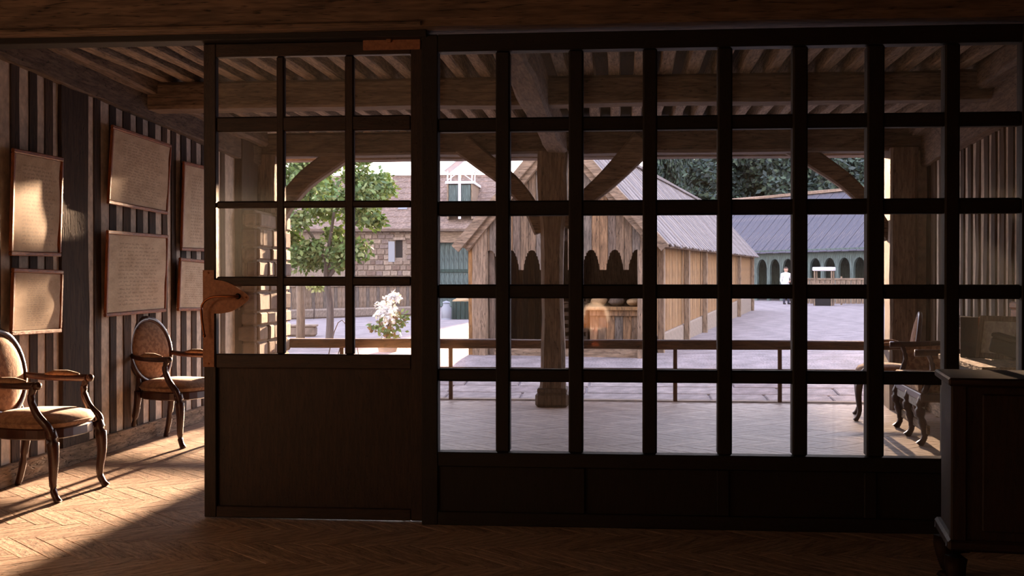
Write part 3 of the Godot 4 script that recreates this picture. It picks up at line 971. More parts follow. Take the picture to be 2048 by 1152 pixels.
	for q in 6:
		slab(ct, "front_board", Vector3(-0.36 + q * 0.118, 0.0, 0.15), Vector3(-0.36 + q * 0.118 + 0.114, 0.52, 0.17), M.gable[[2, 0, 2, 3, 2, 0][q]])
	for q in [[-0.36, -0.2], [0.32, -0.2], [-0.36, 0.10], [0.32, 0.10]]:
		slab(ct, "leg", Vector3(q[0], 0.0, q[1]), Vector3(q[0] + 0.05, 0.58, q[1] + 0.05), M.gable[0])
	var names := ["bulging pale sack at the open end of the market counter", "small lumpy brown sack in the middle of the market counter", "flat tied sack near the shed post on the market counter"]
	for q in 3:
		var sk := base("sack", tr * Vector3(0.45 + q * 0.25, 0.68, -0.55), q * 40.0, names[q], "sack", "sacks on the market counter")
		put(sk, "bag", blob(0.12, 0.07 - 0.008 * q, 0.11, 60 + q, 0.08), [M.sack, M.gable[1], M.sack][q], Transform3D(Basis(), Vector3(0, 0.078 - 0.008 * q, 0)))
		put(sk, "tie", blob(0.03, 0.03, 0.03, 66 + q, 0.1, 4, 6), M.sack, Transform3D(Basis(), Vector3(0.09, 0.09, 0)))
	var cr := base("slatted_crate", tr * Vector3(-0.20, 0.14, -1.6), -4, "stack of dark slatted shelving deep inside the open shed", "shelf")
	for q in 5:
		slab(cr, "slat", Vector3(-0.3, q * 0.12, 0.18), Vector3(0.3, q * 0.12 + 0.06, 0.2), M.gable[1])
	for q in [-0.3, 0.27]:
		slab(cr, "upright", Vector3(q, 0, 0.14), Vector3(q + 0.03, 0.62, 0.18), M.gable[1])
	slab(cr, "shelf_board", Vector3(-0.3, 0.55, -0.2), Vector3(0.3, 0.58, 0.2), M.gable[1])

func build_slate_building() -> void:
	var s := base("slate_hall", Vector3(1.41, 0.2, -71.13), -55.7, "long low hall with a blue-grey slate roof and dark arched openings", "building")
	var L := 40.0
	var h := 2.55
	# arcade: one bay panel per arch
	var i := 0
	var x := 0.0
	while x < L - 0.5:
		var w := 0.97
		var poly := PackedVector2Array()
		poly.append(Vector2(x + 0.002, 0)); poly.append(Vector2(x + 0.002, h)); poly.append(Vector2(x + w - 0.002, h)); poly.append(Vector2(x + w - 0.002, 0))
		poly.append(Vector2(x + w - 0.11, 0))
		for q in 9:
			var t := PI * q / 8.0
			poly.append(Vector2(x + w * 0.5 + cos(t) * (w * 0.5 - 0.11), 1.60 + sin(t) * 0.52))
		poly.append(Vector2(x + 0.11, 0))
		put(s, "arch_panel", prism(poly, -0.12, 0.0), M.teal)
		x += w
		i += 1
	slab(s, "back_wall", Vector3(0, 0, -6.0), Vector3(L, h, -5.8), M.teal)
	slab(s, "end_wall", Vector3(0.0, 0, -5.8), Vector3(0.15, h, -0.12), M.teal)
	# roof slopes in upright strips
	var rise := 3.05
	var run := 3.2
	var len := sqrt(rise * rise + run * run)
	var rm := box(Vector3(0.46, 0.05, len + 0.3), 0.01)
	var ang := atan2(rise, run)
	x = -0.2
	i = 0
	while x < L:
		for side in [1.0, -1.0]:
			var c := Vector3(x + 0.25, h + rise * 0.5 - 0.05 + 0.012 * (i % 2), -3.0 + side * run * 0.5)
			put(s, "roof_strip", rm, M.slate, Transform3D(Basis(Vector3.RIGHT, side * ang), c))
		x += 0.48
		i += 1
	put(s, "ridge", timber(Vector3(-0.3, h + rise + 0.02, -3.0), Vector3(L, h + rise + 0.02, -3.0), 0.35, 0.14, 0.03, 560), M.rubble)
	put(s, "eaves_board", timber(Vector3(-0.3, h - 0.06, 0.22), Vector3(L, h - 0.06, 0.22), 0.06, 0.14, 0.01, 561), M.teal)
	var gp := PackedVector2Array([Vector2(0.2, 0), Vector2(-3.0, 3.0), Vector2(-6.0, 0)])
	var gst := new_st()
	prism_into(gst, gp, 0.0, 0.12, Transform3D(Basis(Vector3(0, 0, 1), Vector3(0, 1, 0), Vector3(1, 0, 0)), Vector3(0, h, 0)))
	put(s, "gable", done(gst), M.teal)

	# roofed stand and paling in front of the hall
	var st := base("covered_stand", Vector3(8.2, 0.2, -50.0), -20, "small stand with a white board roof before the arched hall", "stand")
	slab(st, "roof", Vector3(-0.42, 1.42, -0.3), Vector3(0.42, 1.58, 0.3), M.white, 0.03)
	for q in [[-0.36, -0.25], [0.32, -0.25], [-0.36, 0.21], [0.32, 0.21]]:
		slab(st, "post", Vector3(q[0], 0, q[1]), Vector3(q[0] + 0.05, 1.42, q[1] + 0.05), M.weather1)
	slab(st, "counter", Vector3(-0.4, 0.85, -0.28), Vector3(0.4, 0.92, 0.28), M.weather0)
	slab(st, "front", Vector3(-0.38, 0.0, 0.2), Vector3(0.38, 0.85, 0.23), M.dark)
	var fe := base("paling", Vector3(9.15, 0.2, -51.6), 0, "low grey paling fence before the arched hall", "fence")
	for q in 14:
		slab(fe, "board", Vector3(-1.5 + q * 0.215, 0.05, 0.0), Vector3(-1.5 + q * 0.215 + 0.19, 1.05, 0.025), M.weather1)
	slab(fe, "top_rail", Vector3(-1.55, 1.05, -0.04), Vector3(1.55, 1.13, 0.05), M.weather0, 0.01)
	slab(fe, "rail", Vector3(-1.55, 0.62, 0.025), Vector3(1.55, 0.70, 0.05), M.weather0, 0.01)
	for q in [-1.5, 0.0, 1.46]:
		slab(fe, "post", Vector3(q, 0, -0.05), Vector3(q + 0.07, 1.2, 0.0), M.weather1)
	build_person(Vector3(7.05, 0.2, -52.9))

func build_stone_building() -> void:
	var s := base("stone_barn", Vector3(-10.0, 0.2, -46.0), 0, "rubble stone barn with a brown tiled roof behind the tree", "building")
	var r := RandomNumberGenerator.new()
	r.seed = 19
	# local x 0 is the barn's middle; it runs from -14 to 7
	slab(s, "wall", Vector3(-14, 0, -0.5), Vector3(2.55, 2.95, 0.0), M.mortar, 0.01)
	slab(s, "wall", Vector3(4.4, 0, -0.5), Vector3(7, 2.95, 0.0), M.mortar, 0.01)
	slab(s, "back_wall", Vector3(-14, 0, -6.2), Vector3(7, 2.95, -5.9), M.mortar)
	for q in [-14.0, 6.7]: slab(s, "end_wall", Vector3(q, 0, -5.9), Vector3(q + 0.3, 2.95, -0.5), M.mortar)
	# stones of the stretch that shows beside the tree
	var k := 0
	var y := 0.05
	while y < 2.9:
		var hh := r.randf_range(0.14, 0.24)
		var x := -0.6
		while x < 2.5:
			var w := r.randf_range(0.16, 0.42)
			if x + w > 2.5: w = 2.5 - x
			if w > 0.06 and not (x + w > 1.2 and x < 1.52 and y + hh > 1.9 and y < 2.62) and k < 290:
				put(s, "stone", box(Vector3(w - 0.03, min(hh, 2.93 - y) - 0.03, 0.08), 0.02), M.stone[r.randi() % 4], Transform3D(Basis(Vector3(0, 0, 1), r.randf_range(-0.04, 0.04)), Vector3(x + w * 0.5, y + min(hh, 2.93 - y) * 0.5, 0.01)))
				k += 1
			x += w
		y += hh
	var win := slab(s, "slit_window", Vector3(1.22, 1.92, -0.04), Vector3(1.5, 2.6, 0.005), M.dark)
	win.set_meta("label", "narrow dark slit window")
	slab(s, "window_hood", Vector3(1.15, 2.60, -0.02), Vector3(1.62, 2.70, 0.14), M.stone[2])
	slab(s, "shutter", Vector3(0.95, 1.75, 0.03), Vector3(1.2, 2.55, 0.07), M.galvanized)
	# wagon doors under the eaves
	slab(s, "lintel", Vector3(2.4, 2.5, -0.35), Vector3(4.6, 2.95, 0.05), M.weather0)
	for q in 10:
		slab(s, "door_board", Vector3(2.56 + q * 0.184, 0.02, -0.30), Vector3(2.56 + q * 0.184 + 0.178, 2.5, -0.26), M.teal)
	slab(s, "door_rail", Vector3(2.56, 1.35, -0.26), Vector3(4.38, 1.47, -0.22), M.green_paint)
	slab(s, "eaves_board", Vector3(-14.2, 2.93, 0.0), Vector3(7.2, 3.05, 0.32), M.beamb0)
	# tiled roof in courses
	var rise := 2.3
	var run := 3.2
	var ang := atan2(rise, run)
	var len := sqrt(rise * rise + run * run)
	var n := 9
	for i in n:
		var f := (i + 0.5) / n
		var c := Vector3(-3.5, 2.98 + rise * f + 0.03, 0.30 - run * f)
		put(s, "tile_course", box(Vector3(21.6, 0.05, len / n + 0.05), 0.012), M.tile, Transform3D(Basis(Vector3.RIGHT, ang - 0.04), c))
	put(s, "rear_roof", box(Vector3(21.6, 0.06, len + 0.2), 0.01), M.tile, Transform3D(Basis(Vector3.RIGHT, -ang), Vector3(-3.5, 2.98 + rise * 0.5, -2.9 - run * 0.5)))
	put(s, "ridge", timber(Vector3(-14.3, 5.32, -2.9), Vector3(7.3, 5.28, -2.9), 0.26, 0.14, 0.02, 570), M.tile)
	var sk := slab(s, "skylight", Vector3(-0.18, -0.15, -0.03), Vector3(0.18, 0.15, 0.03), M.galvanized)
	sk.transform = Transform3D(Basis(Vector3.RIGHT, ang - PI / 2), Vector3(1.35, 3.92, -0.90))
	# hayloft dormer with an open lantern
	var d := Node3D.new()
	d.name = "dormer"
	s.add_child(d)
	d.position = Vector3(3.75, 3.4, 0.05)
	d.set_meta("label", "narrow white dormer with dark loft doors and an open pointed lantern")
	slab(d, "door_leaf", Vector3(-0.42, 0.15, 0.0), Vector3(-0.06, 1.32, 0.05), M.teal)
	slab(d, "door_leaf", Vector3(0.06, 0.15, 0.0), Vector3(0.42, 1.32, 0.05), M.teal)
	slab(d, "cheek", Vector3(-0.5, 0.0, -2.0), Vector3(-0.44, 1.4, 0.04), M.weather1)
	slab(d, "cheek", Vector3(0.44, 0.0, -2.0), Vector3(0.5, 1.4, 0.04), M.weather1)
	slab(d, "head", Vector3(-0.56, 1.36, -2.2), Vector3(0.56, 1.46, 0.1), M.white)
	slab(d, "mid_post", Vector3(-0.05, 0.0, 0.04), Vector3(0.05, 2.0, 0.12), M.white)
	for q in [-0.5, 0.45]:
		for z in [-0.9, 0.02]:
			slab(d, "lantern_post", Vector3(q, 1.46, z), Vector3(q + 0.05, 1.88, z + 0.05), M.white)
	for q in [-1.0, 1.0]:
		put(d, "strut", timber(Vector3(q * 0.47, 1.5, 0.06), Vector3(0, 1.84, 0.06), 0.03, 0.04, 0.0, 580), M.white)
		put(d, "lantern_roof", box(Vector3(0.78, 0.05, 1.25), 0.01), M.white, Transform3D(Basis(Vector3(0, 0, 1), -q * 0.66), Vector3(q * 0.29, 2.10, -0.42)))
	put(d, "finial", tube([Vector3(0, 2.28, -0.42), Vector3(0, 2.50, -0.42)], [0.04, 0.015], 6), M.white)

func tree(called: String, at: Vector3, label: String, group: String, crown: ArrayMesh, leafmat: Material, trunk_h: float, trunk_r: float, sc: Vector3, turn: float) -> Node3D:
	var t := base(called, at, turn, label, "tree", group)
	put(t, "trunk", tube(smooth_path([Vector3(0, -0.1, 0), Vector3(0.03, trunk_h * 0.4, 0.02), Vector3(-0.04, trunk_h * 0.8, 0), Vector3(0.05, trunk_h * 1.2, 0.03)], 3), [trunk_r, trunk_r * 0.8, trunk_r * 0.6, trunk_r * 0.3], 9), M.bark)
	put(t, "crown", crown, leafmat, Transform3D(Basis().scaled(sc), Vector3.ZERO))
	return t

func build_trees() -> void:
	var r := RandomNumberGenerator.new()
	r.seed = 77
	# the near courtyard tree: rounded crown of light green sprays
	var cl := []
	for i in 46:
		var a := r.randf() * TAU
		var rr := 0.98 * sqrt(r.randf())
		var y := r.randf_range(1.35, 3.0)
		var k: float = 1.0 - pow(abs(y - 2.05) / 1.15, 2.0) * 0.75
		cl.append([Vector3(cos(a) * rr * k, y, sin(a) * rr * k), r.randf_range(0.18, 0.34)])
	var tones := [Color(0.13, 0.21, 0.06), Color(0.10, 0.17, 0.05), Color(0.19, 0.26, 0.08), Color(0.07, 0.12, 0.04), Color(0.25, 0.30, 0.12)]
	var near := tree("courtyard_tree", Vector3(-4.62, 0.2, -18.6), "leafy light green tree with a round crown in the courtyard", "", leaves(cl, 300, 0.10, 78, tones), M.leaf, 1.5, 0.07, Vector3.ONE, 0)
	for q in [[Vector3(0, 1.2, 0), Vector3(0.5, 2.0, 0.1)], [Vector3(0, 1.3, 0), Vector3(-0.5, 2.1, 0.2)], [Vector3(0, 1.5, 0), Vector3(0.1, 2.6, -0.3)], [Vector3(0, 1.1, 0), Vector3(0.55, 1.6, 0.2)]]:
		put(near, "branch", tube([q[0], q[0].lerp(q[1], 0.5) + Vector3(0, 0.06, 0), q[1]], [0.035, 0.025, 0.012], 6), M.bark)
	# woodland crowns far behind
	var ft := [Color(0.045, 0.075, 0.050), Color(0.03, 0.05, 0.04), Color(0.07, 0.10, 0.06), Color(0.05, 0.07, 0.06)]
	var crowns := []
	for v in 3:
		var c2 := []
		for i in 42:
			var a := r.randf() * TAU
			var y := r.randf_range(0.22, 0.96)
			var k := sqrt(max(0.05, 1.0 - pow((y - 0.55) / 0.46, 2.0))) * 0.30
			c2.append([Vector3(cos(a) * k * sqrt(r.randf()), y, sin(a) * k * sqrt(r.randf())), r.randf_range(0.07, 0.12)])
		crowns.append(leaves(c2, 260, 0.045, 80 + v, ft))
	var c3 := []   # tall trees added to block the sun: dense even columns
	for i in 90:
		var a := r.randf() * TAU
		var y := lerp(0.12, 0.94, float(i) / 90.0)
		c3.append([Vector3(cos(a) * 0.2 * sqrt(r.randf()), y, sin(a) * 0.2 * sqrt(r.randf())), 0.12])
	var sun_blocker := leaves(c3, 220, 0.045, 88, ft)
	var spots := [[3.6, -100.0, 12.0], [3.2, -110.0, 22.5], [4.4, -110.5, 22.0], [5.6, -109.5, 21.0], [7.4, -105.0, 11.5], [9.0, -108.0, 11.9], [10.6, -104.0, 12.4], [12.6, -109.0, 13.0], [14.6, -104.0, 12.2], [16.6, -108.0, 13.1], [18.4, -103.0, 12.5], [20.6, -107.0, 13.0], [22.6, -103.0, 12.4], [24.8, -106.0, 12.8], [27.0, -104.0, 12.6], [9.6, -113.0, 13.3], [13.6, -114.0, 13.3], [17.6, -114.0, 13.4], [21.6, -113.0, 13.2]]
	var k2 := 0
	for sp in spots:
		var h: float = sp[2]
		var wide := 1.05
		var what := "dark green woodland tree in the belt behind the slate roof"
		if h > 15.0:  # the three tall ones are put in to shade the gallery floor
			wide = 0.17
			what = "tall slender tree added to hold back the sun, directly behind the shed" if k2 == 1 else ("middle one of three tall slender trees added to hold back the sun" if k2 == 2 else "tall slender tree added to hold back the sun, next to the low woodland")
		elif k2 == 0:
			wide = 0.5
		tree("woodland_tree", Vector3(sp[0], 0.1, sp[1]), what, "woodland trees behind the slate roof", sun_blocker if h > 15.0 else crowns[k2 % 3], M.forest_leaf, h * 0.5, 0.25, Vector3(h * wide, h, h * wide), k2 * 53.0)
		k2 += 1

func build_yard_things() -> void:
	var r := RandomNumberGenerator.new()
	r.seed = 91
	# picket fence on a stone kerb
	var a := Vector3(-9.6, 0.2, -30.4)
	var b := Vector3(-6.3, 0.2, -35.9)
	var dir := (b - a).normalized()
	var turn := rad_to_deg(atan2(-dir.z, dir.x))
	var fe := base("picket_fence", a, turn, "weathered grey picket fence on a stone kerb beyond the tree", "fence")
	var ln := (b - a).length()
	slab(fe, "kerb", Vector3(0, 0, -0.15), Vector3(ln, 0.26, 0.25), M.mortar, 0.04)
	var x := 0.0
	var i := 0
	while x < ln - 0.1:
		slab(fe, "picket", Vector3(x, 0.26, -0.02), Vector3(x + 0.12, 0.86 + 0.02 * (i % 3), 0.01), M.weather1 if i % 3 else M.gable[3])
		x += 0.145
		i += 1
	slab(fe, "rail", Vector3(0, 0.38, -0.07), Vector3(ln, 0.44, -0.02), M.weather0)
	slab(fe, "cap_rail", Vector3(-0.05, 0.86, -0.06), Vector3(ln, 0.93, 0.05), M.weather0)
	var cp := base("climbing_plant", Vector3(-8.35, 0.9, -31.9), 0, "small sunlit yellow-green climber on top of the picket fence", "plant")
	put(cp, "foliage", leaves([[Vector3(0, 0.25, 0.1), 0.22], [Vector3(0.2, 0.2, 0.1), 0.18]], 60, 0.14, 92, [Color(0.42, 0.40, 0.16), Color(0.34, 0.36, 0.12)]), M.leaf)
	put(cp, "stem", tube([Vector3(0.05, -0.7, 0.12), Vector3(0.08, 0.25, 0.1)], [0.02, 0.01], 5), M.bark)
	# stone trough
	var tr := base("stone_trough", Vector3(-5.95, 0.2, -21.9), 8, "low rough stone trough on the gravel behind the railing", "trough")
	put(tr, "block", box(Vector3(0.55, 0.2, 0.3), 0.04), M.stone[0], Transform3D(Basis(), Vector3(0, 0.1, 0)))
	put(tr, "rim", box(Vector3(0.58, 0.04, 0.33), 0.015), M.stone[2], Transform3D(Basis(), Vector3(0, 0.205, 0)))
	# upright post by the trough
	var ps := base("hitching_post", Vector3(-5.35, 0.2, -19.6), 0, "thick round grey wooden post standing beside the stone trough", "post")
	put(ps, "shaft", tube([Vector3(0, -0.05, 0), Vector3(0.01, 0.5, 0), Vector3(0, 0.98, 0)], [0.075, 0.07, 0.068], 10), M.weather1)
	put(ps, "cap", lathe([Vector2(0.0, 0.96), Vector2(0.075, 0.97), Vector2(0.07, 1.01), Vector2(0.0, 1.03)], 10), M.weather1)
	# barrel and churn near the barn
	var ba := base("slatted_barrel", Vector3(-4.30, 0.2, -32.0), 0, "dark green wooden tub filled with pale straw near the barn", "tub")
	for q in 14:
		var t := TAU * q / 14.0
		put(ba, "stave", box(Vector3(0.11, 0.48, 0.03), 0.006), M.green_paint, Transform3D(Basis(Vector3.UP, -t + PI / 2), Vector3(cos(t) * 0.26, 0.24, sin(t) * 0.26)))
	put(ba, "straw", blob(0.26, 0.10, 0.26, 94, 0.15), M.sack, Transform3D(Basis(), Vector3(0, 0.47, 0)))
	var ch := base("milk_churn", Vector3(-4.66, 0.2, -31.6), 0, "grey metal churn standing beside the green tub", "churn")
	put(ch, "body", lathe([Vector2(0, 0), Vector2(0.13, 0), Vector2(0.14, 0.05), Vector2(0.14, 0.30), Vector2(0.09, 0.38), Vector2(0.085, 0.44)], 14), M.galvanized)
	put(ch, "lid", lathe([Vector2(0.0, 0.44), Vector2(0.10, 0.44), Vector2(0.10, 0.47), Vector2(0.03, 0.49), Vector2(0.0, 0.50)], 14), M.galvanized)
	# made-up shrub form standing in for a pale ghost image
	var wf := base("ghost_shrub", Vector3(-3.43, 0.19, -17.35), 0, "white potted shrub form made up for a pale ghost image behind the railing", "plant")
	put(wf, "pot", lathe([Vector2(0, 0), Vector2(0.13, 0), Vector2(0.17, 0.16), Vector2(0.19, 0.18), Vector2(0.17, 0.20), Vector2(0.0, 0.19)], 14), M.stone[2])
	put(wf, "stem", tube([Vector3(0, 0.15, 0), Vector3(0.02, 0.45, 0), Vector3(-0.02, 0.7, 0)], [0.03, 0.02, 0.01], 6), M.bark)
	put(wf, "blossom", leaves([[Vector3(-0.02, 0.68, 0.05), 0.15], [Vector3(0.06, 0.55, 0.04), 0.15], [Vector3(-0.05, 0.56, 0.0), 0.13], [Vector3(0.10, 0.82, 0.0), 0.09]], 150, 0.07, 95, [Color(0.78, 0.76, 0.78), Color(0.70, 0.69, 0.72), Color(0.85, 0.82, 0.80)]), M.leaf)
	put(wf, "foliage", leaves([[Vector3(-0.14, 0.40, 0.05), 0.14], [Vector3(0.12, 0.36, 0.05), 0.16], [Vector3(0.20, 0.5, 0.0), 0.12], [Vector3(0.0, 0.28, 0.05), 0.14]], 55, 0.09, 96, [Color(0.10, 0.14, 0.05), Color(0.20, 0.12, 0.06), Color(0.14, 0.2, 0.07)]), M.leaf)
	# arching bramble right behind the rail
	var br := base("bramble", Vector3(-3.45, -0.03, -14.0), 0, "dark bramble with arching bare canes just behind the railing", "plant")
	for q in [[0.0, 0.55, 0.42], [-0.1, 0.75, 0.5], [0.12, 0.62, 0.30], [-0.2, 0.35, -0.4], [0.05, 0.28, -0.3]]:
		var pts := []
		for k in 9:
			var t := k / 8.0
			pts.append(Vector3(q[0] + q[2] * t * 0.8, 0.02 + q[1] * sin(t * PI * 0.82) * 1.05, 0.1 * t))
		put(br, "cane", tube(pts, [0.008, 0.006, 0.004], 5), M.bark)
	put(br, "foliage", leaves([[Vector3(0.10, 0.22, 0), 0.16], [Vector3(0.24, 0.15, 0.02), 0.14]], 80, 0.07, 97, [Color(0.07, 0.08, 0.05), Color(0.10, 0.08, 0.06), Color(0.06, 0.07, 0.04)]), M.leaf)

# ------------------------------------------------------------------ a distant figure: one skin from tapered capsules
func build_person(at: Vector3) -> void:
	var o := base("person", at, 20, "person in white shirt and dark trousers standing before the arched hall", "person")
	var H := 1.6
	var bones := [
		[Vector3(-0.09, 0.05, 0.02), Vector3(-0.09, 0.45, 0), 0.05, 0.06], [Vector3(-0.09, 0.45, 0), Vector3(-0.08, 0.85, 0), 0.065, 0.09],
		[Vector3(0.10, 0.05, 0.06), Vector3(0.10, 0.45, 0.03), 0.05, 0.06], [Vector3(0.10, 0.45, 0.03), Vector3(0.08, 0.85, 0), 0.065, 0.09],
		[Vector3(-0.09, 0.03, 0.02), Vector3(-0.10, 0.03, 0.15), 0.04, 0.035], [Vector3(0.10, 0.03, 0.06), Vector3(0.12, 0.03, 0.19), 0.04, 0.035],
		[Vector3(0, 0.88, 0), Vector3(0, 1.12, 0), 0.14, 0.14], [Vector3(-0.08, 1.26, 0), Vector3(0.08, 1.26, 0), 0.12, 0.12],
		[Vector3(0, 1.30, 0), Vector3(0, 1.42, 0.01), 0.055, 0.05], [Vector3(0, 1.48, 0.02), Vector3(0, 1.53, 0.01), 0.085, 0.095],
		[Vector3(-0.18, 1.30, 0), Vector3(-0.24, 1.03, 0.02), 0.055, 0.042], [Vector3(-0.24, 1.03, 0.02), Vector3(-0.20, 0.80, 0.10), 0.042, 0.032],
		[Vector3(0.18, 1.30, 0), Vector3(0.26, 1.05, 0.02), 0.055, 0.042], [Vector3(0.26, 1.05, 0.02), Vector3(0.12, 0.98, 0.18), 0.042, 0.032],
		[Vector3(0, 1.49, 0.10), Vector3(0, 1.47, 0.115), 0.014, 0.014]]
	for hs in [[Vector3(-0.20, 0.80, 0.10), Vector3(0, -1, 0.15)], [Vector3(0.12, 0.98, 0.18), Vector3(-0.7, -0.1, 0.5)]]:
		var d: Vector3 = hs[1].normalized()
		var sd := d.cross(Vector3(1, 0, 0)).normalized()
		bones.append([hs[0], hs[0] + d * 0.07, 0.03, 0.03])
		for f in 4: bones.append([hs[0] + d * 0.07 + sd * (f - 1.5) * 0.02, hs[0] + d * (0.13 + 0.01 * (f % 2)) + sd * (f - 1.5) * 0.022, 0.011, 0.009])
		bones.append([hs[0] + d * 0.03 + sd * 0.03, hs[0] + d * 0.07 + sd * 0.06, 0.012, 0.010])
	var cell := 0.026
	var lo := Vector3(-0.42, -0.04, -0.22)
	var n := Vector3i(33, 66, 22)
	var val := PackedFloat32Array()
	val.resize(n.x * n.y * n.z)
	for z in n.z:
		for y in n.y:
			for x in n.x:
				var p := lo + Vector3(x, y, z) * cell
				var d := 9.0
				for bn in bones:
					var ba: Vector3 = bn[1] - bn[0]
					var t: float = clamp((p - bn[0]).dot(ba) / max(ba.length_squared(), 1e-6), 0.0, 1.0)
					var dd: float = (p - (bn[0] + ba * t)).length() - lerp(float(bn[2]), float(bn[3]), t)
					var k := 0.03
					var h: float = clamp(0.5 + 0.5 * (d - dd) / k, 0.0, 1.0)
					d = lerp(d, dd, h) - k * h * (1.0 - h)
				val[x + n.x * (y + n.y * z)] = d
	var idx := {}
	var verts := []
	for z in n.z - 1:
		for y in n.y - 1:
			for x in n.x - 1:
				var sum := Vector3.ZERO
				var cnt := 0
				for e in [[0,0,0,1,0,0],[0,1,0,1,1,0],[0,0,1,1,0,1],[0,1,1,1,1,1],[0,0,0,0,1,0],[1,0,0,1,1,0],[0,0,1,0,1,1],[1,0,1,1,1,1],[0,0,0,0,0,1],[1,0,0,1,0,1],[0,1,0,0,1,1],[1,1,0,1,1,1]]:
					var va: float = val[x + e[0] + n.x * (y + e[1] + n.y * (z + e[2]))]
					var vb: float = val[x + e[3] + n.x * (y + e[4] + n.y * (z + e[5]))]
					if (va < 0.0) != (vb < 0.0):
						var t := va / (va - vb)
						sum += Vector3(x + lerp(float(e[0]), float(e[3]), t), y + lerp(float(e[1]), float(e[4]), t), z + lerp(float(e[2]), float(e[5]), t))
						cnt += 1
				if cnt > 0:
					idx[Vector3i(x, y, z)] = verts.size()
					verts.append(lo + sum / cnt * cell)
	var st := SurfaceTool.new()
	st.begin(Mesh.PRIMITIVE_TRIANGLES)
	for v in verts:
		var c := Color(0.80, 0.78, 0.76)
		if v.y < 0.86: c = Color(0.05, 0.05, 0.07)
		if v.y < 0.07: c = Color(0.03, 0.02, 0.02)
		if v.y > 1.39: c = Color(0.50, 0.30, 0.21)
		if v.y > 1.545 or (v.y > 1.44 and v.z < -0.02): c = Color(0.05, 0.03, 0.02)
		if (v.x < -0.15 and v.y < 0.83 and v.z > 0.04) or (v.z > 0.17 and v.y > 0.9 and v.y < 1.1): c = Color(0.50, 0.30, 0.21)
		st.set_color(c)
		st.add_vertex(v)
	for z in range(1, n.z - 1):
		for y in range(1, n.y - 1):
			for x in range(1, n.x - 1):
				var v0: float = val[x + n.x * (y + n.y * z)]
				for ax in 3:
					var o2 := Vector3i.ZERO
					o2[ax] = 1
					var v1: float = val[x + o2.x + n.x * (y + o2.y + n.y * (z + o2.z))]
					if (v0 < 0.0) == (v1 < 0.0): continue
					var u := Vector3i.ZERO
					var w := Vector3i.ZERO
					u[(ax + 1) % 3] = 1
					w[(ax + 2) % 3] = 1
					var c := Vector3i(x, y, z)
					var q := [c, c - u, c - u - w, c - w]
					var okq := true
					for t in q: if not idx.has(t): okq = false
					if not okq: continue
					if v0 < 0.0: q.reverse()
					for t in [0, 1, 2, 0, 2, 3]: st.add_index(idx[q[t]])
	st.generate_normals()
	var pm := mat(Color.WHITE, 0.9)
	pm.vertex_color_use_as_albedo = true
	put(o, "body", st.commit(), pm)

# ------------------------------------------------------------------ framed sheets on the left wall
func picture(z0: float, z1: float, y0: float, y1: float, roll: float, lean: float, sheet: int, label: String) -> void:
	var w: float = abs(z1 - z0)
	var h := y1 - y0
	var o := base("framed_sheet", Vector3(LX + 0.060, (y0 + y1) * 0.5, (z0 + z1) * 0.5), 0, label, "picture frame", "framed handwritten sheets on the timbered wall")
	o.transform = Transform3D(Basis(Vector3.UP, PI / 2) * Basis(Vector3(0, 0, 1), deg_to_rad(roll)) * Basis(Vector3.RIGHT, deg_to_rad(lean)), o.position)
	var t := 0.026
	slab(o, "top_bar", Vector3(-w / 2, h / 2 - t, -0.011), Vector3(w / 2, h / 2, 0.011), M.oak0, 0.005)
	slab(o, "bottom_bar", Vector3(-w / 2, -h / 2, -0.011), Vector3(w / 2, -h / 2 + t, 0.011), M.oak0, 0.005)
	slab(o, "side_bar", Vector3(-w / 2, -h / 2 + t, -0.011), Vector3(-w / 2 + t, h / 2 - t, 0.011), M.oak1, 0.005)
	slab(o, "side_bar", Vector3(w / 2 - t, -h / 2 + t, -0.011), Vector3(w / 2, h / 2 - t, 0.011), M.oak1, 0.005)
	slab(o, "backing", Vector3(-w / 2 + t, -h / 2 + t, -0.0105), Vector3(w / 2 - t, h / 2 - t, -0.007), M.oak0, 0.001)
	# the sheet has dried wavy in its frame
	var st := SurfaceTool.new()
	st.begin(Mesh.PRIMITIVE_TRIANGLES)
	st.set_smooth_group(0)
	var nx := 10
	var ny := 12
	var g := func(i: int, j: int) -> Array:
		var u := float(i) / nx
		var v := float(j) / ny
		var iw := w - 2 * t - 0.006
		var ih := h - 2 * t - 0.006
		var zz: float = 0.003 + 0.004 * sin(u * 5.0 + v * 3.0 + sheet) * sin(v * 4.0 + roll)
		var edge: float = 0.012 * sin(v * 9.0 + sheet * 2.0) * smoothstep(0.8, 1.0, u)
		return [Vector3((u - 0.5) * iw - max(0.0, edge), (0.5 - v) * ih, zz), Vector2(u, v)]
	for i in nx:
		for j in ny:
			for q in [[0, 0], [1, 0], [1, 1], [0, 0], [1, 1], [0, 1]]:
				var p = g.call(i + q[0], j + q[1])
				st.set_uv(p[1])
				st.add_vertex(p[0])
	st.generate_normals()
	put(o, "sheet", st.commit(), M.paper[sheet])

func build_frames() -> void:
	picture(-6.93, -7.58, 1.40, 2.05, 0.6, 2.0, 0, "tall sunlit framed sheet above the nearer armchair, its upper part in shade")
	picture(-6.93, -7.58, 0.91, 1.32, -0.8, 1.5, 2, "small framed sheet directly over the nearer armchair's oval back")
	picture(-8.33, -9.46, 1.79, 2.36, -0.9, 3.0, 0, "crooked framed sheet hanging highest, right of the broad dark wall post")
	picture(-8.26, -9.40, 0.99, 1.61, 0.4, 2.0, 1, "large square framed sheet beneath the crooked highest sheet")
	picture(-9.75, -10.46, 1.50, 2.25, 0.6, 2.0, 2, "tall narrow framed sheet nearest the sliding door, upper of two")
	picture(-9.67, -10.40, 0.985, 1.43, -1.2, 2.0, 1, "tilted small framed sheet behind the farther armchair, by the door handle")

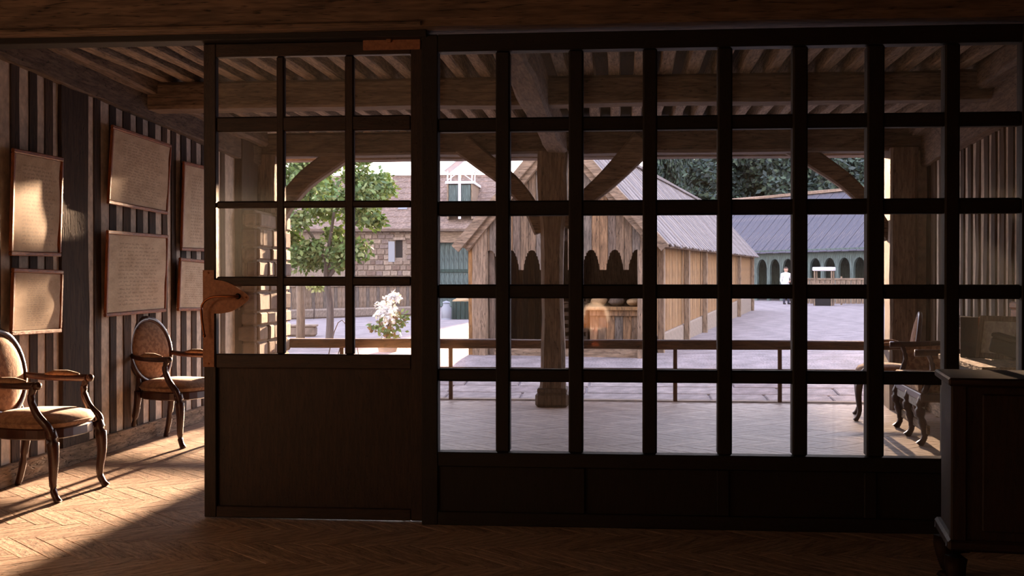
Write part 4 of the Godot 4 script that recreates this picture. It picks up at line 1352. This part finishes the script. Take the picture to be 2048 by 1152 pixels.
# ------------------------------------------------------------------ oval-backed armchair, facing +z
func make_armchair(at: Vector3, turn: float, label: String) -> Node3D:
	var o := base("oval_back_armchair", at, turn, label, "armchair", "oval-backed armchairs on the gallery")
	var outline := func(k: float, y: float) -> Array:
		var pts := []
		for q in 24:
			var a := TAU * q / 24.0
			var c := cos(a)
			var s := sin(a)
			var wx: float = lerp(0.235, 0.305, (s + 1.0) * 0.5)
			var f: float = pow(pow(abs(c), 3.0) + pow(abs(s), 3.0), -1.0 / 3.0)
			pts.append(Vector3(c * f * wx * k, y, s * f * 0.245 * k))
		return pts
	put(o, "seat_frame", loft([outline.call(0.97, 0.345), outline.call(1.0, 0.352), outline.call(1.0, 0.40), outline.call(0.97, 0.408)], false), M.chair)
	var cu := put(o, "seat_cushion", loft([outline.call(0.96, 0.405), outline.call(1.02, 0.425), outline.call(1.02, 0.445), outline.call(0.95, 0.470), outline.call(0.75, 0.488), outline.call(0.4, 0.498), outline.call(0.08, 0.50)], true), M.fabric)
	var pip := []
	for p in outline.call(1.025, 0.434): pip.append(p)
	pip.append(pip[0])
	put(cu, "piping", tube(pip, [0.006, 0.006], 6), M.fabric)
	for s in [-1.0, 1.0]:
		put(o, "front_leg", tube(smooth_path([Vector3(s * 0.262, 0.40, 0.205), Vector3(s * 0.268, 0.33, 0.225), Vector3(s * 0.272, 0.22, 0.232), Vector3(s * 0.262, 0.09, 0.222), Vector3(s * 0.268, 0.03, 0.24), Vector3(s * 0.274, 0.0, 0.262)], 3), [0.032, 0.036, 0.028, 0.021, 0.019, 0.024], 10), M.chair)
		put(o, "rear_leg", tube(smooth_path([Vector3(s * 0.20, 0.40, -0.215), Vector3(s * 0.203, 0.26, -0.228), Vector3(s * 0.215, 0.10, -0.26), Vector3(s * 0.225, 0.0, -0.295)], 3), [0.030, 0.026, 0.021, 0.019], 10), M.chair)
		put(o, "back_support", tube(smooth_path([Vector3(s * 0.195, 0.40, -0.22), Vector3(s * 0.17, 0.46, -0.235), Vector3(s * 0.155, 0.52, -0.248)], 3), [0.024, 0.02, 0.02], 8), M.chair)
		var arm := put(o, "arm", tube(smooth_path([Vector3(s * 0.232, 0.675, -0.255), Vector3(s * 0.265, 0.66, -0.16), Vector3(s * 0.285, 0.655, 0.02), Vector3(s * 0.29, 0.655, 0.13)], 4), [0.017, 0.021, 0.022, 0.022], 8), M.chair)
		put(arm, "scroll", blob(0.026, 0.024, 0.024, 5, 0.02), M.chair, Transform3D(Basis(), Vector3(s * 0.29, 0.655, 0.145)))
		put(arm, "arm_pad", tube(smooth_path([Vector3(s * 0.268, 0.674, -0.135), Vector3(s * 0.278, 0.682, -0.08), Vector3(s * 0.284, 0.682, 0.0), Vector3(s * 0.287, 0.674, 0.075)], 3), [0.012, 0.026, 0.027, 0.012], 10, 0.7), M.fabric)
		put(o, "arm_support", tube(smooth_path([Vector3(s * 0.29, 0.65, 0.125), Vector3(s * 0.288, 0.58, 0.105), Vector3(s * 0.282, 0.49, 0.14), Vector3(s * 0.284, 0.42, 0.205), Vector3(s * 0.274, 0.37, 0.215)], 4), [0.02, 0.021, 0.023, 0.025, 0.026], 8), M.chair)
	# oval back, tilted
	var tilt := Transform3D(Basis(Vector3.RIGHT, deg_to_rad(-8.0)), Vector3(0, 0.70, -0.265))
	var rings := []
	for q in 37:
		var a := TAU * q / 36.0
		var c := Vector3(sin(a) * 0.238, cos(a) * 0.248, 0)
		var nrm := Vector3(sin(a) / 0.238, cos(a) / 0.248, 0).normalized()
		rings.append(ring(c, nrm, Vector3(0, 0, 1), 0.026, 0.022, 8))
	var bf := put(o, "back_frame", loft(rings, true, false), M.chair, tilt)
	var cs := []
	for q in 8: cs.append(q)
	var pad := []
	for q in [[1.0, -0.012], [1.0, 0.008], [0.93, 0.022], [0.75, 0.034], [0.4, 0.042], [0.05, 0.044]]:
		pad.append(ring(Vector3(0, 0, q[1]), Vector3.RIGHT, Vector3.UP, 0.218 * q[0], 0.228 * q[0], 28))
	var bp := put(o, "back_pad", loft(pad, true), M.fabric, tilt)
	put(bp, "rear_cover", loft([ring(Vector3(0, 0, -0.014), Vector3.RIGHT, Vector3.UP, 0.216, 0.226, 28), ring(Vector3(0, 0, -0.022), Vector3.RIGHT, Vector3.UP, 0.19, 0.20, 28)], true), M.fabric)
	return o

func build_chairs() -> void:
	var a := make_armchair(Vector3(-3.395, 0, -6.76), 86, "dark oval-backed armchair at the frame edge, below the sunlit sheet")
	copy_of(a, "oval_back_armchair", Vector3(-3.42, 0, -8.99), 73, "dark oval-backed armchair nearest the sliding door, angled towards the room")
	copy_of(a, "oval_back_armchair", Vector3(2.36, 0, -11.1), -100, "shadowed oval-backed armchair between the sunlit corner post and the settee")

func build_right_pile() -> void:
	# settee along the right wall
	var s := base("settee", Vector3(2.47, 0, -9.86), -93.65, "long carved settee with cabriole legs against the right gallery wall", "settee")
	# local: x along the wall (local -x is nearer the courtyard... the front faces +z)
	slab(s, "seat_rail", Vector3(-0.62, 0.33, -0.22), Vector3(0.62, 0.40, 0.20), M.chair, 0.012)
	put(s, "seat_cushion", box(Vector3(1.2, 0.10, 0.42), 0.035), M.fabric, Transform3D(Basis(), Vector3(0, 0.44, 0.0)))
	for x in [-0.56, 0.0, 0.56]:
		put(s, "front_leg", tube(smooth_path([Vector3(x, 0.38, 0.16), Vector3(x, 0.27, 0.195), Vector3(x, 0.10, 0.16), Vector3(x, 0.04, 0.17), Vector3(x, 0.0, 0.20)], 4), [0.036, 0.040, 0.026, 0.022, 0.032], 10), M.chair)
	for x in [-0.56, 0.56]:
		put(s, "rear_leg", tube([Vector3(x, 0.38, -0.19), Vector3(x, 0.0, -0.20)], [0.028, 0.022], 8), M.chair)
	slab(s, "stretcher", Vector3(-0.58, 0.09, 0.13), Vector3(0.62, 0.155, 0.155), M.weather0)
	slab(s, "apron", Vector3(-0.58, 0.27, 0.165), Vector3(0.58, 0.34, 0.19), M.canvas, 0.01)
	for x in [-0.60, 0.60]:
		put(s, "arm", tube(smooth_path([Vector3(x, 0.72, -0.20), Vector3(x, 0.705, 0.0), Vector3(x, 0.70, 0.24)], 4), [0.022, 0.024, 0.028], 8), M.chair)
		put(s, "arm_support", tube(smooth_path([Vector3(x, 0.70, 0.14), Vector3(x, 0.58, 0.11), Vector3(x, 0.40, 0.17)], 4), [0.02, 0.022, 0.026], 8), M.chair)
		slab(s, "arm_panel", Vector3(x - 0.012, 0.45, -0.18), Vector3(x + 0.012, 0.70, 0.12), M.fabric)
		put(s, "back_post", timber(Vector3(x, 0.38, -0.20), Vector3(x, 0.90, -0.235), 0.04, 0.04, 0.0, 601), M.chair)
	slab(s, "top_rail", Vector3(-0.66, 0.87, -0.25), Vector3(0.66, 0.965, -0.20), M.weather0, 0.015)
	slab(s, "back_panel", Vector3(-0.58, 0.50, -0.235), Vector3(0.58, 0.86, -0.215), M.fabric, 0.006)

	# plank table with things leaning on it
	var t := base("plank_table", Vector3(2.36, 0, -8.0), -3.65, "plain table of weathered planks against the right gallery wall", "table")
	for q in 4:
		slab(t, "plank", Vector3(-0.20 + q * 0.105, 0.70, -0.62), Vector3(-0.20 + q * 0.105 + 0.10, 0.735, 0.70), M.weather2)
	for q in [[-0.17, -0.55], [0.14, -0.55], [-0.17, 0.58], [0.14, 0.58]]:
		slab(t, "leg", Vector3(q[0], 0.0, q[1]), Vector3(q[0] + 0.055, 0.70, q[1] + 0.055), M.chest1)
	slab(t, "apron", Vector3(-0.16, 0.60, -0.53), Vector3(-0.14, 0.70, 0.62), M.chest2)
	var hb := base("headboard", Vector3(2.575, 0.735, -7.95), -3.65, "broad brown wooden headboard leaning against the wall on the plank table", "headboard")
	hb.rotation_degrees.z = -4
	slab(hb, "panel", Vector3(-0.015, 0.0, -0.42), Vector3(0.015, 0.32, 0.42), M.oak2, 0.01)
	slab(hb, "top_rail", Vector3(-0.025, 0.32, -0.44), Vector3(0.025, 0.37, 0.44), M.oak2, 0.015)
	var pf := base("canvas_frame", Vector3(2.40, 0.74, -7.98), 62, "wooden frame with a pale blank canvas propped on the plank table", "picture frame")
	pf.rotation_degrees.x = -10
	pf.rotation_degrees.y = -55
	slab(pf, "canvas", Vector3(-0.13, 0.03, -0.006), Vector3(0.13, 0.25, 0.006), M.canvas)
	slab(pf, "side_bar", Vector3(-0.16, 0.0, -0.015), Vector3(-0.125, 0.28, 0.015), M.gable[0])
	slab(pf, "side_bar", Vector3(0.125, 0.0, -0.015), Vector3(0.16, 0.28, 0.015), M.gable[0])
	slab(pf, "top_bar", Vector3(-0.125, 0.245, -0.015), Vector3(0.125, 0.28, 0.015), M.gable[0])
	slab(pf, "bottom_bar", Vector3(-0.125, 0.0, -0.015), Vector3(0.125, 0.035, 0.015), M.gable[0])
	var dp := base("dark_board", Vector3(2.30, 0.735, -8.22), -30, "narrow dark board standing upright behind the blank canvas", "board")
	slab(dp, "board", Vector3(-0.06, 0.0, -0.012), Vector3(0.06, 0.27, 0.012), M.chest1)
	slab(dp, "edge_strip", Vector3(0.055, 0.0, -0.016), Vector3(0.07, 0.27, 0.016), M.oak1)
	var bx := base("dark_case", Vector3(2.40, 0.74, -7.72), -40, "small tilted black case lying before the blank canvas", "case")
	bx.rotation_degrees.z = -14
	slab(bx, "body", Vector3(-0.13, 0.035, -0.05), Vector3(0.13, 0.13, 0.05), M.dark, 0.01)
	slab(bx, "lid", Vector3(-0.133, 0.13, -0.053), Vector3(0.133, 0.155, 0.053), M.dark, 0.008)

func build_room_things() -> void:
	# dark cabinet in the near right corner
	var c := base("sideboard", Vector3(1.71, 0, -4.95), -8, "dark polished cabinet on shaped feet in the near corner of the room", "cabinet")
	slab(c, "body", Vector3(-0.40, 0.24, -0.22), Vector3(0.62, 0.84, 0.22), M.chest1, 0.004)
	slab(c, "top", Vector3(-0.425, 0.84, -0.245), Vector3(0.645, 0.872, 0.245), M.chest0, 0.01)
	slab(c, "lower_moulding", Vector3(-0.425, 0.20, -0.24), Vector3(0.645, 0.245, 0.24), M.chest0, 0.012)
	put(c, "corner_column", timber(Vector3(-0.385, 0.245, 0.205), Vector3(-0.385, 0.84, 0.205), 0.06, 0.06, 0.0, 610), M.chest1)
	for q in [-0.30, 0.14]:
		var d := slab(c, "door", Vector3(q, 0.28, 0.215), Vector3(q + 0.42, 0.81, 0.235), M.chest1, 0.006)
		put(d, "knob", blob(0.014, 0.014, 0.014, 8, 0.02), M.bronze, Transform3D(Basis(), Vector3(0.17 if q < 0 else -0.17, 0.03, 0.022)))
	for q in [[-0.38, 0.19], [0.58, 0.19], [-0.38, -0.19], [0.58, -0.19]]:
		put(c, "foot", tube(smooth_path([Vector3(q[0], 0.22, q[1]), Vector3(q[0] - 0.015, 0.14, q[1] + 0.01), Vector3(q[0], 0.04, q[1]), Vector3(q[0] - 0.01, 0.0, q[1] + 0.01)], 3), [0.05, 0.042, 0.026, 0.036], 10), M.chest1)
	# the lamp behind the viewer, whose glow shows mirrored in the panes
	var tb := base("lamp_table", Vector3(-0.30, 0, 1.05), 0, "small round wooden table carrying the lit lamp inside the room", "table")
	put(tb, "top", lathe([Vector2(0, 0.50), Vector2(0.25, 0.50), Vector2(0.26, 0.515), Vector2(0.25, 0.53), Vector2(0, 0.53)], 24), M.chest0)
	put(tb, "pillar", lathe([Vector2(0, 0.02), Vector2(0.16, 0.02), Vector2(0.05, 0.06), Vector2(0.03, 0.2), Vector2(0.04, 0.35), Vector2(0.03, 0.50)], 14), M.chest1)
	var lp := base("table_lamp", Vector3(-0.30, 0.53, 1.05), 0, "small lit table lamp with a warm parchment shade", "lamp")
	put(lp, "foot", lathe([Vector2(0, 0), Vector2(0.07, 0), Vector2(0.06, 0.02), Vector2(0.025, 0.05), Vector2(0.04, 0.12), Vector2(0.02, 0.18), Vector2(0.0, 0.20)], 14), M.bronze)
	var shade := []
	for q in [[0.15, 0.20], [0.10, 0.40]]: shade.append(ring(Vector3(0, q[1], 0), Vector3.RIGHT, Vector3.FORWARD, q[0], q[0], 24))
	put(lp, "lamp_shade", loft(shade, true, false), M.shade)
	var li := OmniLight3D.new()
	li.name = "lamp_light"
	lp.add_child(li)
	li.position = Vector3(0, 0.32, 0)
	li.light_color = Color(1.0, 0.82, 0.66)
	li.light_energy = 0.12
	li.light_size = 0.15
	li.omni_range = 15.0
	li.omni_attenuation = 2.0
	li.shadow_enabled = true
	# added fill lamp, unseen: brightens the room from its left wall
	var wl := base("fill_lamp", Vector3(LX, 1.75, -3.1), 90, "unseen fill lamp with a parchment shade, added to brighten the room", "lamp")
	put(wl, "plate", lathe([Vector2(0, 0), Vector2(0.05, 0), Vector2(0.045, 0.015), Vector2(0, 0.02)], 14), M.bronze, Transform3D(Basis(Vector3.RIGHT, PI / 2), Vector3(0, 0, 0.002)))
	put(wl, "arm", tube(smooth_path([Vector3(0, 0, 0.01), Vector3(0, -0.03, 0.08), Vector3(0, 0.0, 0.14), Vector3(0, 0.05, 0.14)], 4), [0.008, 0.008], 8), M.bronze)
	var ws := []
	for q in [[0.09, 0.04], [0.06, 0.18]]: ws.append(ring(Vector3(0, q[1], 0.14), Vector3.RIGHT, Vector3.FORWARD, q[0], q[0], 20))
	put(wl, "lamp_shade", loft(ws, true, false), M.shade)
	var wo := OmniLight3D.new()
	wo.name = "fill_lamp_light"
	wl.add_child(wo)
	wo.position = Vector3(0, 0.12, 0.14)
	wo.light_color = Color(1.0, 0.82, 0.66)
	wo.light_energy = 0.36
	wo.light_size = 0.08
	wo.omni_range = 15.0
	wo.omni_attenuation = 2.0
	wo.shadow_enabled = true
